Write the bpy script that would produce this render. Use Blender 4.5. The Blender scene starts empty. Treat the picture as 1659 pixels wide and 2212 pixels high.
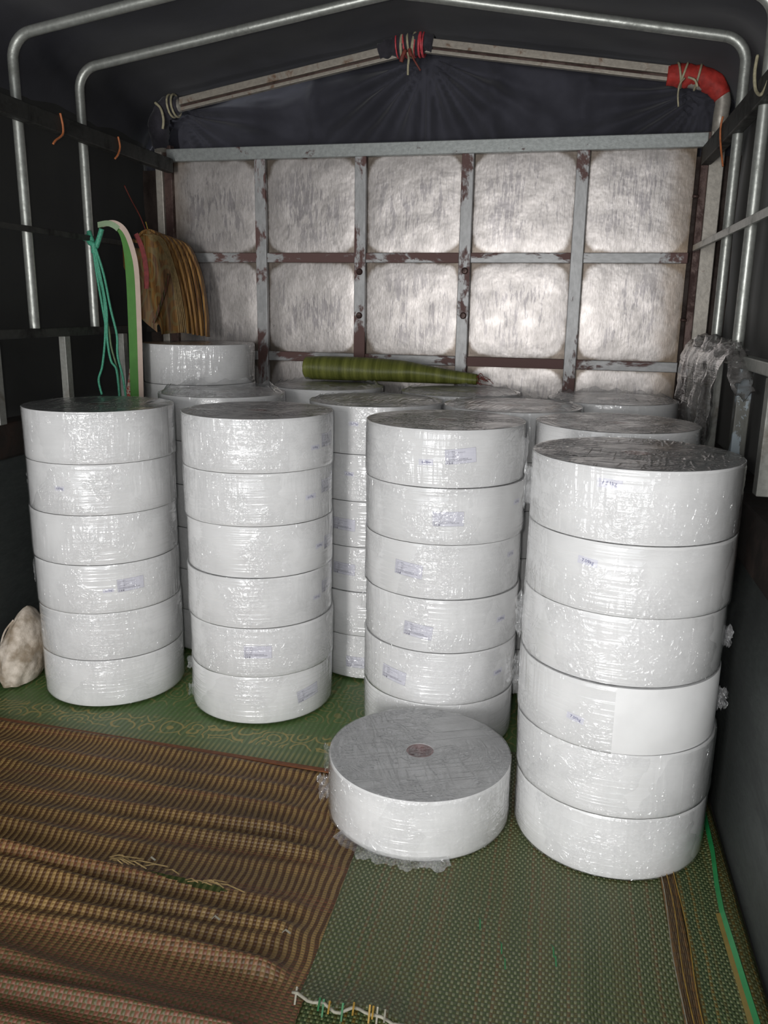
import bpy, bmesh, math, random
from mathutils import Vector, Matrix, noise

random.seed(7)
scn = bpy.context.scene
COL = scn.collection
PI = math.pi

# ------------------------------------------------------------------ camera
F_PX, PITCH, YAW, ROLL, CAM_Z = 1798.0865, 0.2395727, 0.2047879, 0.0153376, 1.2868842
fwd = Vector((-math.sin(YAW), math.cos(YAW), 0))
rgt = Vector((math.cos(YAW), math.sin(YAW), 0))
upv = Vector((0, 0, 1))
f2 = fwd * math.cos(PITCH) - upv * math.sin(PITCH)
u2 = upv * math.cos(PITCH) + fwd * math.sin(PITCH)
r3 = rgt * math.cos(ROLL) + u2 * math.sin(ROLL)
u3 = u2 * math.cos(ROLL) - rgt * math.sin(ROLL)
cd = bpy.data.cameras.new('camera')
cam = bpy.data.objects.new('camera', cd)
COL.objects.link(cam)
cam.matrix_world = Matrix(((r3.x, u3.x, -f2.x, 0), (r3.y, u3.y, -f2.y, 0), (r3.z, u3.z, -f2.z, CAM_Z), (0, 0, 0, 1)))
cd.sensor_fit = 'VERTICAL'
cd.sensor_height = 24.0
cd.lens = F_PX / 2212 * 24.0
cd.clip_start = 0.01
scn.camera = cam

# ------------------------------------------------------------------ world, light, exposure
scn.view_settings.view_transform = 'Standard'
scn.view_settings.look = 'None'
scn.view_settings.gamma = 1
scn.view_settings.use_curve_mapping = False
scn.view_settings.exposure = 0.28
scn.cycles.transparent_max_bounces = 14
scn.cycles.max_bounces = 5
scn.cycles.diffuse_bounces = 3
scn.cycles.glossy_bounces = 3
scn.cycles.use_adaptive_sampling = True
scn.cycles.adaptive_threshold = 0.03
scn.cycles.sample_clamp_indirect = 4
world = bpy.data.worlds.new('overcast_daylight')
scn.world = world
world.use_nodes = True
bg = world.node_tree.nodes['Background']
bg.inputs[0].default_value = (0.93, 0.97, 1.0, 1)
bg.inputs[1].default_value = 1.3
# the open rear of the truck: a portal that guides the daylight in
pl = bpy.data.lights.new('rear_opening_portal', 'AREA')
pl.shape = 'RECTANGLE'; pl.size = 2.5; pl.size_y = 2.3
pl.cycles.is_portal = True
po = bpy.data.objects.new('rear_opening_portal', pl)
COL.objects.link(po)
po.location = (-0.66, -0.62, 1.1)
po.rotation_euler = (math.radians(90), 0, 0)
# the phone's flash beside its lens
fl = bpy.data.lights.new('phone_flash', 'POINT')
fl.energy = 27.0
fl.color = (1.0, 0.985, 0.965)
fl.shadow_soft_size = 0.03
fo = bpy.data.objects.new('phone_flash', fl)
COL.objects.link(fo)
fo.location = (-0.075, -0.03, CAM_Z + 0.02)
# the bright loading doorway behind the truck, a little to the left
dl = bpy.data.lights.new('loading_doorway', 'AREA')
dl.shape = 'RECTANGLE'; dl.size = 0.55; dl.size_y = 1.5
dl.energy = 78.0
dl.color = (1.0, 0.985, 0.97)
do = bpy.data.objects.new('loading_doorway', dl)
COL.objects.link(do)
do.location = (-1.15, -2.4, 0.98)
do.rotation_euler = (math.radians(90), 0, math.radians(-4))


# ------------------------------------------------------------------ helpers
def link(o, parent=None):
    COL.objects.link(o)
    if parent is not None:
        o.parent = parent
    return o


def tag(o, label=None, cat=None, group=None, kind=None):
    if label: o['label'] = label
    if cat: o['category'] = cat
    if group: o['group'] = group
    if kind: o['kind'] = kind
    return o


def empty(name, loc=(0, 0, 0), rz=0.0, parent=None):
    o = bpy.data.objects.new(name, None)
    o.empty_display_size = 0.05
    o.location = loc
    o.rotation_euler = (0, 0, rz)
    return link(o, parent)


class MB:
    """collects geometry and links it as one mesh object"""
    def __init__(self):
        self.v = []; self.f = []; self.uv = None

    def add(self, verts, faces):
        b = len(self.v)
        self.v += [tuple(p) for p in verts]
        self.f += [tuple(i + b for i in q) for q in faces]
        return self

    def box(self, lo, hi, m=None):
        x0, y0, z0 = lo; x1, y1, z1 = hi
        vs = [(x0, y0, z0), (x1, y0, z0), (x1, y1, z0), (x0, y1, z0), (x0, y0, z1), (x1, y0, z1), (x1, y1, z1), (x0, y1, z1)]
        if m is not None:
            vs = [m @ Vector(p) for p in vs]
        return self.add(vs, [(3, 2, 1, 0), (4, 5, 6, 7), (0, 1, 5, 4), (1, 2, 6, 5), (2, 3, 7, 6), (3, 0, 4, 7)])

    def tube(self, pts, r, n=10, cap=True, flat=1.0, hint=None):
        """sweep of a circle (or flattened circle) along pts; r a number or one per point"""
        pts = [Vector(p) for p in pts]
        rs = r if isinstance(r, (list, tuple)) else [r] * len(pts)
        vs = []; fs = []
        t0 = (pts[1] - pts[0]).normalized()
        nrm = Vector(hint) if hint else t0.orthogonal()
        nrm = (nrm - t0 * nrm.dot(t0)).normalized()
        for i, p in enumerate(pts):
            if i == 0: t = pts[1] - pts[0]
            elif i == len(pts) - 1: t = pts[-1] - pts[-2]
            else: t = (pts[i + 1] - pts[i]).normalized() + (pts[i] - pts[i - 1]).normalized()
            t = t.normalized()
            nrm = nrm - t * nrm.dot(t)
            nrm = nrm.normalized() if nrm.length > 1e-6 else t.orthogonal().normalized()
            bn = t.cross(nrm)
            for k in range(n):
                a = 2 * PI * k / n
                vs.append(p + nrm * math.cos(a) * rs[i] + bn * math.sin(a) * rs[i] * flat)
        for i in range(len(pts) - 1):
            for k in range(n):
                fs.append((i * n + k, i * n + (k + 1) % n, (i + 1) * n + (k + 1) % n, (i + 1) * n + k))
        if cap:
            fs.append(tuple(range(n - 1, -1, -1)))
            fs.append(tuple((len(pts) - 1) * n + k for k in range(n)))
        return self.add(vs, fs)

    def ribbon(self, pts, wdir, w, th=0.0015):
        """flat strip of width w (along wdir, one vector or one per point) and thickness th"""
        pts = [Vector(p) for p in pts]
        n = len(pts); vs = []; fs = []
        for i, p in enumerate(pts):
            t = (pts[min(i + 1, n - 1)] - pts[max(i - 1, 0)]).normalized()
            wd = Vector(wdir[i]) if isinstance(wdir[0], (tuple, list, Vector)) else Vector(wdir)
            wd = (wd - t * wd.dot(t)).normalized()
            nn = t.cross(wd).normalized() * th / 2
            ww = w[i] if isinstance(w, (list, tuple)) else w
            a, b = p - wd * ww / 2, p + wd * ww / 2
            vs += [a - nn, b - nn, b + nn, a + nn]
        for i in range(n - 1):
            for k in range(4):
                fs.append((i * 4 + k, i * 4 + (k + 1) % 4, i * 4 + 4 + (k + 1) % 4, i * 4 + 4 + k))
        fs.append((3, 2, 1, 0)); fs.append(tuple((n - 1) * 4 + k for k in range(4)))
        return self.add(vs, fs)

    def grid(self, nu, nv, fn, th=0.0):
        """open sheet fn(u,v) for u,v in 0..1; th > 0 gives it a back side along its normals"""
        P = [[Vector(fn(i / nu, j / nv)) for i in range(nu + 1)] for j in range(nv + 1)]
        self.gu = [(i / nu, j / nv) for j in range(nv + 1) for i in range(nu + 1)]
        W = nu + 1
        vs = [p for row in P for p in row]
        fs = [(j * W + i, j * W + i + 1, (j + 1) * W + i + 1, (j + 1) * W + i) for j in range(nv) for i in range(nu)]
        if th > 0:
            N = []
            for j in range(nv + 1):
                for i in range(nu + 1):
                    a = P[j][min(i + 1, nu)] - P[j][max(i - 1, 0)]
                    b = P[min(j + 1, nv)][i] - P[max(j - 1, 0)][i]
                    c = a.cross(b)
                    N.append(c.normalized() if c.length > 0 else Vector((0, 0, 1)))
            m = len(vs)
            vs = vs + [p - q * th for p, q in zip(vs, N)]
            fs = fs + [tuple(m + k for k in reversed(q)) for q in fs]
            for i in range(nu):
                fs.append((i + 1, i, m + i, m + i + 1))
                q = nv * W + i
                fs.append((q, q + 1, m + q + 1, m + q))
            for j in range(nv):
                a, b = j * W, (j + 1) * W
                fs.append((a, b, m + b, m + a))
                a, b = j * W + nu, (j + 1) * W + nu
                fs.append((b, a, m + a, m + b))
        return self.add(vs, fs)

    def mesh(self, name, m, smooth=False, bevel=0.0, auto=None):
        me = bpy.data.meshes.new(name)
        me.from_pydata([tuple(p) for p in self.v], [], self.f)
        if bevel > 0:
            bm = bmesh.new(); bm.from_mesh(me)
            bmesh.ops.bevel(bm, geom=list(bm.edges), offset=bevel, segments=2, affect='EDGES', profile=0.5)
            bm.to_mesh(me); bm.free()
        me.update()
        if smooth:
            me.shade_smooth()
        if auto:
            me.set_sharp_from_angle(angle=math.radians(auto))
        if m: me.materials.append(m)
        return me

    def build(self, name, m, parent=None, smooth=False, bevel=0.0, auto=None, uv=None):
        me = self.mesh(name, m, smooth, bevel, auto)
        if uv is not None:
            lay = me.uv_layers.new(name='UVMap')
            for lp in me.loops:
                lay.data[lp.index].uv = uv(me.vertices[lp.vertex_index].co)
        return link(bpy.data.objects.new(name, me), parent)


def inst(name, me, parent=None, loc=(0, 0, 0), rot=(0, 0, 0)):
    o = bpy.data.objects.new(name, me)
    o.location = loc; o.rotation_euler = rot
    return link(o, parent)


def fbm(x, y, z=0.0, o=4):
    return noise.fractal(Vector((x, y, z)), 1.0, 2.0, o)


def sm(a, b, x):
    t = max(0.0, min(1.0, (x - a) / (b - a)))
    return t * t * (3 - 2 * t)


# ------------------------------------------------------------------ material graph helper
class G:
    def __init__(self, name):
        self.m = bpy.data.materials.new(name)
        self.m.use_nodes = True
        self.t = self.m.node_tree
        self.t.nodes.clear()
        self.out = self.t.nodes.new('ShaderNodeOutputMaterial')

    def n(self, typ, ins=None, **kw):
        nd = self.t.nodes.new(typ)
        for k, v in kw.items():
            setattr(nd, k, v)
        for k, v in (ins or {}).items():
            self.set(nd.inputs[k], v)
        return nd

    def set(self, sock, v):
        if isinstance(v, bpy.types.NodeSocket):
            self.t.links.new(v, sock)
        elif isinstance(v, (tuple, list)) and len(v) == 3 and sock.type == 'RGBA':
            sock.default_value = (*v, 1)
        else:
            sock.default_value = v

    def obj(self): return self.n('ShaderNodeTexCoord').outputs['Object']
    def uv(self): return self.n('ShaderNodeTexCoord').outputs['UV']
    def rnd(self): return self.n('ShaderNodeObjectInfo').outputs['Random']

    def mp(self, v, scale=(1, 1, 1), loc=(0, 0, 0), rot=(0, 0, 0)):
        return self.n('ShaderNodeMapping', {'Vector': v, 'Scale': scale, 'Location': loc, 'Rotation': rot}).outputs[0]

    def noise(self, v, scale, detail=4, rough=0.5, dist=0.0):
        return self.n('ShaderNodeTexNoise', {'Vector': v, 'Scale': scale, 'Detail': detail, 'Roughness': rough, 'Distortion': dist}).outputs[0]

    def math(self, op, a, b=0.0, c=None, clamp=False):
        ins = {0: a, 1: b}
        if c is not None: ins[2] = c
        return self.n('ShaderNodeMath', ins, operation=op, use_clamp=clamp).outputs[0]

    def vmath(self, op, a, b):
        return self.n('ShaderNodeVectorMath', {0: a, 1: b}, operation=op).outputs[0]

    def sep(self, v):
        s = self.n('ShaderNodeSeparateXYZ', {0: v})
        return s.outputs[0], s.outputs[1], s.outputs[2]

    def comb(self, x, y, z=0.0):
        return self.n('ShaderNodeCombineXYZ', {0: x, 1: y, 2: z}).outputs[0]

    def ramp(self, f, a, b, lo=0.0, hi=1.0):
        return self.n('ShaderNodeMapRange', {0: f, 1: a, 2: b, 3: lo, 4: hi}, interpolation_type='SMOOTHSTEP').outputs[0]

    def mix(self, f, a, b):
        nd = self.n('ShaderNodeMix', data_type='RGBA')
        self.set(nd.inputs[0], f); self.set(nd.inputs[6], a); self.set(nd.inputs[7], b)
        return nd.outputs[2]

    def bump(self, h, strength=0.5, dist=0.01, nrm=None):
        ins = {'Height': h, 'Strength': strength, 'Distance': dist}
        if nrm is not None: ins['Normal'] = nrm
        return self.n('ShaderNodeBump', ins).outputs[0]

    def bsdf(self, col, rough=0.6, metal=0.0, nrm=None, spec=0.5, **kw):
        ins = {'Base Color': col, 'Roughness': rough, 'Metallic': metal, 'Specular IOR Level': spec}
        if nrm is not None: ins['Normal'] = nrm
        for k, v in kw.items(): ins[k] = v
        return self.n('ShaderNodeBsdfPrincipled', ins).outputs[0]

    def done(self, shader):
        self.t.links.new(shader, self.out.inputs[0])
        return self.m


def srgb(r, g, b):
    f = lambda c: (c / 255 / 12.92) if c / 255 <= 0.04045 else ((c / 255 + 0.055) / 1.055) ** 2.4
    return (f(r), f(g), f(b))


def plain(name, col, rough=0.6, metal=0.0, nscale=60, namt=0.25, bump=0.15):
    g = G(name)
    o = g.obj()
    nz = g.noise(o, nscale, 5, 0.6)
    c = g.mix(g.ramp(nz, 0.3, 0.7), tuple(x * (1 - namt) for x in col), tuple(min(1, x * (1 + namt)) for x in col))
    return g.done(g.bsdf(c, rough, metal, g.bump(nz, bump, 0.004)))


# ------------------------------------------------------------------ materials
M = {}
# nonwoven fabric wound into rolls
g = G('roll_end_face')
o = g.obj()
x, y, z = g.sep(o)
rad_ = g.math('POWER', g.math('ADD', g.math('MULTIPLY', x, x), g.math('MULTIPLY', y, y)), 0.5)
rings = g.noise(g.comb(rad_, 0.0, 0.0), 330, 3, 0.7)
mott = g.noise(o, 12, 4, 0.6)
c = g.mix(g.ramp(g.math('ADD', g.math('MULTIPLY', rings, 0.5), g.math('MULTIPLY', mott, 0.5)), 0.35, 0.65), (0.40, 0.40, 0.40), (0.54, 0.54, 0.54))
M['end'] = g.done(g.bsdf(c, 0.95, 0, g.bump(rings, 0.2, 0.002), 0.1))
g = G('nonwoven_fabric')
o = g.obj()
x, y, z = g.sep(o)
lay = g.noise(g.comb(0.0, 0.0, z), 260, 3, 0.7)
fib = g.noise(o, 420, 3, 0.6)
cl = g.noise(o, 9, 3, 0.5)
c = g.mix(g.ramp(cl, 0.35, 0.65), (0.80, 0.795, 0.79), (0.86, 0.855, 0.85))
M['fabric'] = g.done(g.bsdf(c, 0.9, 0, g.bump(g.math('ADD', lay, fib), 0.12, 0.002), 0.15))

# clear stretch film
def film(name, haze, strength, rough, tint=(0.72, 0.72, 0.73), base=0.095):
    g = G(name)
    u = g.uv()
    r = g.math('MULTIPLY', g.rnd(), 37.0)
    u = g.vmath('ADD', u, g.comb(r, g.math('MULTIPLY', r, 1.7), r))
    def crease(scale, rot, w, dist):
        nz = g.noise(g.mp(u, scale, rot=(0, 0, rot)), 1.0, 1.5, 0.5, dist)
        d = g.math('ABSOLUTE', g.math('SUBTRACT', nz, 0.5))
        return g.ramp(d, w, 0.0)
    m2 = g.ramp(g.noise(u, 8, 2), 0.44, 0.58)
    m1 = g.ramp(g.noise(g.mp(u, (5, 5, 5), (3, 1, 2)), 1.0, 2), 0.46, 0.58)
    up = crease((40, 4.5, 1), 0.22, 0.15, 0.4)          # pull lines running down the roll
    fl = crease((1.6, 60, 1), 0.03, 0.11, 0.25)          # stretch lines running round it
    cr = crease((30, 30, 1), 0.0, 0.15, 1.6)          # crumples
    cr2 = g.noise(u, 95, 3, 0.6, 0.8)
    ln = g.math('ADD', g.math('MULTIPLY', up, m1), g.math('ADD', g.math('MULTIPLY', cr, m2), g.math('MULTIPLY', fl, 0.35)))
    h = g.math('ADD', ln, g.math('MULTIPLY', cr2, g.math('MULTIPLY_ADD', m2, 0.55, 0.035)))
    nb = g.bump(h, strength, 0.0028)
    fc = g.n('ShaderNodeLayerWeight', {'Blend': 0.5}).outputs[1]
    fac = g.math('MULTIPLY_ADD', g.math('POWER', fc, 3.6), 0.85, base, clamp=True)
    gl = g.n('ShaderNodeBsdfGlossy', {'Color': (1, 1, 1), 'Roughness': rough, 'Normal': nb}).outputs[0]
    tr = g.n('ShaderNodeBsdfTransparent', {'Color': (1, 1, 1)}).outputs[0]
    df = g.n('ShaderNodeBsdfDiffuse', {'Color': tint}).outputs[0]
    hz = g.math('MULTIPLY', g.math('ADD', g.math('MULTIPLY', m2, 0.5), g.math('MULTIPLY_ADD', ln, 0.5, 0.35)), haze)  # film haze, thickened along creases to paint their faint grey shadow lines
    s = g.n('ShaderNodeMixShader', {0: hz, 1: tr, 2: df}).outputs[0]
    return g.done(g.n('ShaderNodeMixShader', {0: fac, 1: s, 2: gl}).outputs[0])
M['film'] = film('stretch_film', 0.06, 1.0, 0.13, (0.6, 0.6, 0.61))
M['lap'] = film('stretch_film_overlap', 0.05, 1.3, 0.13, (0.72, 0.72, 0.73), 0.03)
M['loose_film'] = film('loose_film', 0.16, 0.9, 0.12)
M['grey_film'] = film('grey_dusty_film', 0.55, 0.8, 0.2, (0.20, 0.19, 0.18))
M['core'] = plain('red_brown_core', srgb(120, 72, 70), 0.7)
M['paper'] = plain('label_paper', srgb(224, 223, 233), 0.85, 0, 90, 0.02, 0.05)
M['ink'] = plain('label_ink', srgb(120, 118, 132), 0.9, 0, 90, 0.1, 0)
M['blueink'] = plain('pen_ink', srgb(112, 112, 150), 0.9, 0, 90, 0.1, 0)

# painted steel with rust showing
def steel(name, base, rust, lo, hi, rough=0.45, metal=0.35, streak=(1, 1, 1), sc=7.0):
    g = G(name)
    o = g.obj()
    r = g.math('MULTIPLY', g.rnd(), 41.0)
    v = g.vmath('ADD', g.mp(o, streak), g.comb(r, r, r))
    a = g.noise(v, sc, 6, 0.68, 0.3)
    f = g.ramp(a, lo, hi)
    d = g.noise(v, 60, 4, 0.6)
    b = g.mix(g.ramp(d, 0.3, 0.7), tuple(x * 0.78 for x in base), base)
    c = g.mix(f, b, rust)
    return g.done(g.bsdf(c, g.math('ADD', g.math('MULTIPLY', f, 0.3), rough), metal, g.bump(g.math('ADD', d, f), 0.2, 0.003)))
M['bar'] = steel('grey_painted_bar', srgb(176, 176, 176), srgb(112, 86, 82), 0.50, 0.55, 0.45, 0.2, (1, 1, 0.45), 5)
M['cross'] = steel('grey_painted_cross_bar', srgb(176, 176, 176), srgb(112, 86, 82), 0.48, 0.53, 0.45, 0.2, (0.45, 1, 1), 5)
M['rail_top'] = steel('pale_top_bar', srgb(164, 168, 166), srgb(96, 70, 66), 0.60, 0.66)
M['post'] = steel('cream_post', srgb(176, 170, 160), srgb(120, 84, 70), 0.62, 0.72)
M['brown_post'] = steel('brown_rusted_post', srgb(92, 72, 66), srgb(66, 46, 42), 0.45, 0.6)
M['rafter'] = steel('cream_rafter', srgb(172, 164, 152), srgb(122, 92, 70), 0.55, 0.72, sc=14)
M['galv'] = steel('galvanised_pipe', srgb(176, 178, 172), srgb(128, 130, 124), 0.5, 0.75, 0.38, 0.55)
M['stake'] = steel('grey_stake', srgb(148, 148, 142), srgb(112, 104, 94), 0.5, 0.7, 0.5, 0.2)
M['peel'] = steel('peeling_stake', srgb(104, 104, 98), srgb(158, 168, 174), 0.52, 0.56, 0.5, 0.2, (1, 1, 0.5), 16)
M['darkrail'] = steel('dark_rail', srgb(64, 64, 61), srgb(30, 28, 26), 0.45, 0.7, 0.6, 0.2)
M['brownrail'] = steel('rusted_cap_rail', srgb(42, 36, 32), srgb(52, 36, 28), 0.45, 0.7, 0.7, 0.1)
M['board'] = steel('dark_sideboard', srgb(78, 82, 80), srgb(58, 61, 60), 0.42, 0.72, 0.5, 0.25, (1, 0.6, 2.2), 4)
M['bed'] = steel('bed_steel', srgb(60, 48, 42), srgb(40, 30, 26), 0.4, 0.7, 0.7, 0.2)

# aluminium sheet of the bulkhead
def sheet(name, tan):
    g = G(name)
    u = g.uv()                       # -1..1 across one sheet
    r = g.math('MULTIPLY', g.rnd(), 53.0)
    ur = g.vmath('ADD', u, g.comb(r, g.math('MULTIPLY', r, 0.37), r))
    ux, uy, _ = g.sep(u)
    ax = g.math('ABSOLUTE', ux); ay = g.math('ABSOLUTE', uy)
    ed = g.math('ADD', g.math('POWER', ax, 5.0), g.math('POWER', ay, 5.0))
    fine = g.noise(g.mp(ur, (14, 3, 1)), 3.0, 5, 0.65)
    base = g.mix(g.ramp(fine, 0.3, 0.7), srgb(176, 170, 166), srgb(198, 192, 189))
    # scuffs: vertical smears that gather in the middle
    sme = g.noise(g.mp(ur, (9, 1.15, 1)), 1.9, 6, 0.72, 0.4)
    blob = g.noise(ur, 1.3, 3, 0.6)
    mid = g.math('SUBTRACT', 1.05, g.math('ADD', g.math('POWER', ax, 3.0), g.math('POWER', ay, 3.0)), clamp=True)
    sc = g.math('MULTIPLY', g.ramp(g.math('ADD', sme, g.math('MULTIPLY', blob, 0.55)), 0.80, 0.87), g.math('MULTIPLY', mid, 0.85))
    col = g.mix(sc, base, srgb(146, 141, 142))
    nk = g.noise(g.mp(ur, (3, 1.6, 1)), 7.0, 3, 0.6, 2.0)
    nick = g.ramp(nk, 0.70, 0.74)
    col = g.mix(g.math('MULTIPLY', nick, 0.75), col, srgb(96, 90, 88))
    # dirt caught in the corners
    dn = g.noise(ur, 2.6, 4, 0.6)
    dirt = g.ramp(g.math('ADD', ed, g.math('MULTIPLY', dn, 0.9)), 1.15, 1.55)
    col = g.mix(g.math('MULTIPLY', dirt, 0.9), col, srgb(100, 88, 76))
    if tan:
        tn = g.ramp(g.math('ADD', g.math('MULTIPLY', ux, tan), g.math('MULTIPLY', dn, 0.5)), 0.62, 1.1)
        col = g.mix(g.math('MULTIPLY', tn, 0.55), col, srgb(138, 120, 100))
    dent = g.noise(ur, 2.2, 3, 0.55)
    h = g.math('ADD', g.math('MULTIPLY', dent, 1.0), g.math('MULTIPLY', fine, 0.12))
    rough = g.math('ADD', g.math('MULTIPLY', g.noise(ur, 3.0, 4), 0.22), 0.30)
    return g.done(g.bsdf(col, rough, 0.55, g.bump(h, 0.16, 0.02)))
M['sheet'] = sheet('aluminium_sheet', 0)
M['sheet_l'] = sheet('aluminium_sheet_dusty_left', -1.0)
M['sheet_r'] = sheet('aluminium_sheet_dusty_right', 1.0)

# canvas
def canvas(name, col, sc=3.0):
    g = G(name)
    o = g.obj()
    a = g.noise(o, sc, 4, 0.6)
    w = g.noise(o, 350, 2, 0.5)
    c = g.mix(g.ramp(a, 0.3, 0.7), tuple(x * 0.7 for x in col), tuple(x * 1.25 for x in col))
    return g.done(g.bsdf(c, 0.85, 0, g.bump(w, 0.15, 0.002), 0.2, **{'Sheen Weight': 0.15}))
M['tarp'] = canvas('navy_tarpaulin', srgb(44, 44, 52))
M['tarp_gable'] = canvas('navy_gable_tarpaulin', srgb(66, 66, 74))
M['tarp_side_l'] = canvas('black_side_tarpaulin', srgb(28, 28, 25))
M['tarp_side_r'] = canvas('dark_olive_side_tarpaulin', srgb(52, 50, 43))
M['wrapcloth'] = canvas('dark_wrap_cloth', srgb(58, 56, 62), 20)
M['redcloth'] = plain('red_wrap_cloth', srgb(172, 50, 42), 0.7, 0, 35, 0.25, 0.4)
M['redrope'] = plain('red_plastic_twine', srgb(200, 74, 82), 0.4)
M['brownrope'] = plain('red_brown_twine', srgb(128, 62, 52), 0.6)
M['beige'] = plain('beige_twine', srgb(172, 164, 136), 0.6)
M['orange'] = plain('orange_wire', srgb(176, 104, 62), 0.5)
M['redwire'] = plain('red_wire', srgb(120, 48, 34), 0.5)
M['yellowwire'] = plain('yellow_wire', srgb(186, 156, 52), 0.5)
M['teal'] = plain('teal_rope', srgb(76, 160, 130), 0.5, 0, 200, 0.3, 0.4)
M['olive_rope'] = plain('olive_rope', srgb(96, 118, 88), 0.6)
M['greenband'] = plain('green_band', srgb(82, 136, 62), 0.5, 0, 30, 0.06, 0.05)
M['palegreen'] = plain('pale_green_band', srgb(150, 172, 138), 0.5, 0, 30, 0.06, 0.05)
M['pinkband'] = plain('pinkish_white_band', srgb(206, 184, 170), 0.6, 0, 30, 0.05, 0.05)
M['redband'] = plain('dark_red_band', srgb(120, 44, 44), 0.6)
g = G('red_printed_band')
o = g.obj()
nz = g.noise(g.mp(o, (1, 1, 1)), 34, 3, 0.6, 2.5)
M['printband'] = g.done(g.bsdf(g.mix(g.ramp(nz, 0.5, 0.56), srgb(206, 186, 170), srgb(168, 72, 58)), 0.6))
M['strapgreen'] = plain('green_strapping', srgb(28, 122, 66), 0.35, 0, 30, 0.1, 0.05)
M['strapyellow'] = plain('yellow_strapping', srgb(118, 100, 40), 0.4, 0, 30, 0.1, 0.05)
M['straw'] = plain('torn_straw', srgb(140, 118, 78), 0.7)
M['paleyarn'] = plain('pale_yarn', srgb(140, 136, 122), 0.7)
M['greenyarn'] = plain('green_yarn', srgb(44, 104, 62), 0.6)
M['yellowyarn'] = plain('yellow_yarn', srgb(150, 118, 48), 0.6)
g = G('white_sackcloth')
o = g.obj()
a = g.noise(o, 14, 4, 0.6)
w = g.noise(o, 160, 2)
M['sack'] = g.done(g.bsdf(g.mix(g.ramp(a, 0.35, 0.7), srgb(150, 134, 114), srgb(222, 210, 196)), 0.7, 0, g.bump(g.math('ADD', a, g.math('MULTIPLY', w, 0.3)), 0.35, 0.01)))


def weave_nodes(g, v, cx, cy, jit=0.0):
    x, y, z = g.sep(v)
    if jit:
        x = g.math('ADD', x, g.math('MULTIPLY', g.noise(g.mp(v, (2, 2, 2)), 3.0, 2), jit))
    sx = g.math('SINE', g.math('MULTIPLY', x, PI / cx))
    sy = g.math('SINE', g.math('MULTIPLY', y, PI / cy))
    s = g.math('MULTIPLY', sx, sy)
    colid = g.math('FLOOR', g.math('DIVIDE', x, cx))
    return x, y, s, sx, sy, colid


# brown and gold straw mat
g = G('brown_gold_straw_weave')
v = g.obj()
x, y, s, sx, sy, cid = weave_nodes(g, v, 0.0088, 0.0068, 0.03)
stripe = g.ramp(sx, -0.35, 0.35)
over = g.ramp(s, -0.3, 0.3)
patch = g.noise(v, 2.2, 3, 0.5)
tan = g.mix(g.ramp(patch, 0.35, 0.65), srgb(144, 116, 70), srgb(116, 95, 60))
brn = g.mix(g.ramp(patch, 0.4, 0.6), srgb(82, 55, 31), srgb(72, 49, 31))
c1 = g.mix(stripe, brn, tan)
near = g.ramp(y, 1.42, 1.18)                         # near band woven red and olive, its colours darkened to stand for shade
ch = g.mix(over, srgb(76, 70, 42), srgb(108, 68, 52))
band = g.ramp(g.noise(g.comb(0.0, y, 0.0), 16, 2), 0.5, 0.6)
c1 = g.mix(g.math('MULTIPLY', g.math('MULTIPLY', band, 0.45), over), c1, srgb(120, 72, 52))
col = g.mix(near, c1, ch)
edge = g.ramp(y, 2.085, 2.10)
h = g.math('ADD', g.math('ABSOLUTE', s), g.math('MULTIPLY', stripe, 0.5))
M['brownmat'] = g.done(g.bsdf(col, 0.5, 0, g.bump(h, 0.45, 0.0035), 0.35))
M['binding'] = plain('red_brown_binding', srgb(112, 66, 36), 0.7)

# green woven mat
def greenweave(name, a, b, under, cx=0.0063, cy=0.0105):
    g = G(name)
    v = g.obj()
    x, y, s, sx, sy, cid = weave_nodes(g, v, cx, cy, 0.012)
    over = g.ramp(s, 0.1, 0.6)
    wn = g.n('ShaderNodeTexWhiteNoise', {'W': cid}, noise_dimensions='1D').outputs[0]
    und = g.mix(g.ramp(wn, 0.35, 0.65), under[0], under[1])
    und = g.mix(g.ramp(wn, 0.82, 0.86), und, under[2])
    patch = g.noise(v, 4.0, 3, 0.5)
    top = g.mix(g.ramp(patch, 0.35, 0.65), a, b)
    col = g.mix(over, und, top)
    return g.done(g.bsdf(col, 0.45, 0, g.bump(g.math('ABSOLUTE', s), 0.5, 0.003), 0.4))
M['greenmat'] = greenweave('green_woven_plastic', srgb(128, 132, 102), srgb(114, 120, 88), (srgb(68, 78, 46), srgb(80, 79, 46), srgb(92, 78, 48)))
M['greenmat2'] = greenweave('dark_green_woven_plastic', srgb(118, 124, 88), srgb(98, 112, 76), (srgb(60, 74, 44), srgb(80, 80, 44), srgb(104, 88, 42)), 0.006, 0.009)
M['brownstrip'] = greenweave('brown_seam_weave', srgb(98, 78, 48), srgb(84, 66, 42), (srgb(70, 52, 32), srgb(84, 62, 36), srgb(110, 78, 40)), 0.004, 0.02)

# ornamental green mat under the left stacks
g = G('ornate_green_mat')
v = g.obj()
x, y, z = g.sep(v)
rib = g.math('SINE', g.math('MULTIPLY', x, PI / 0.0085))
ribm = g.ramp(rib, -0.4, 0.6)
gr = g.mix(ribm, srgb(84, 100, 60), srgb(104, 120, 78))
warp = g.n('ShaderNodeTexNoise', {'Vector': v, 'Scale': 9, 'Detail': 2}).outputs[1]
vv = g.n('ShaderNodeVectorMath', {0: warp, 1: (0.05, 0.05, 0.0), 2: v}, operation='MULTIPLY_ADD').outputs[0]
ring = g.n('ShaderNodeTexVoronoi', {'Vector': g.mp(vv, (1, 1, 0)), 'Scale': 15}, feature='F1').outputs[0]
scr = g.math('SINE', g.math('MULTIPLY', ring, 24.0))
line = g.ramp(scr, 0.5, 0.85)
inb = g.math('MULTIPLY', g.ramp(y, 2.165, 2.175), g.ramp(y, 2.27, 2.25))
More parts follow.
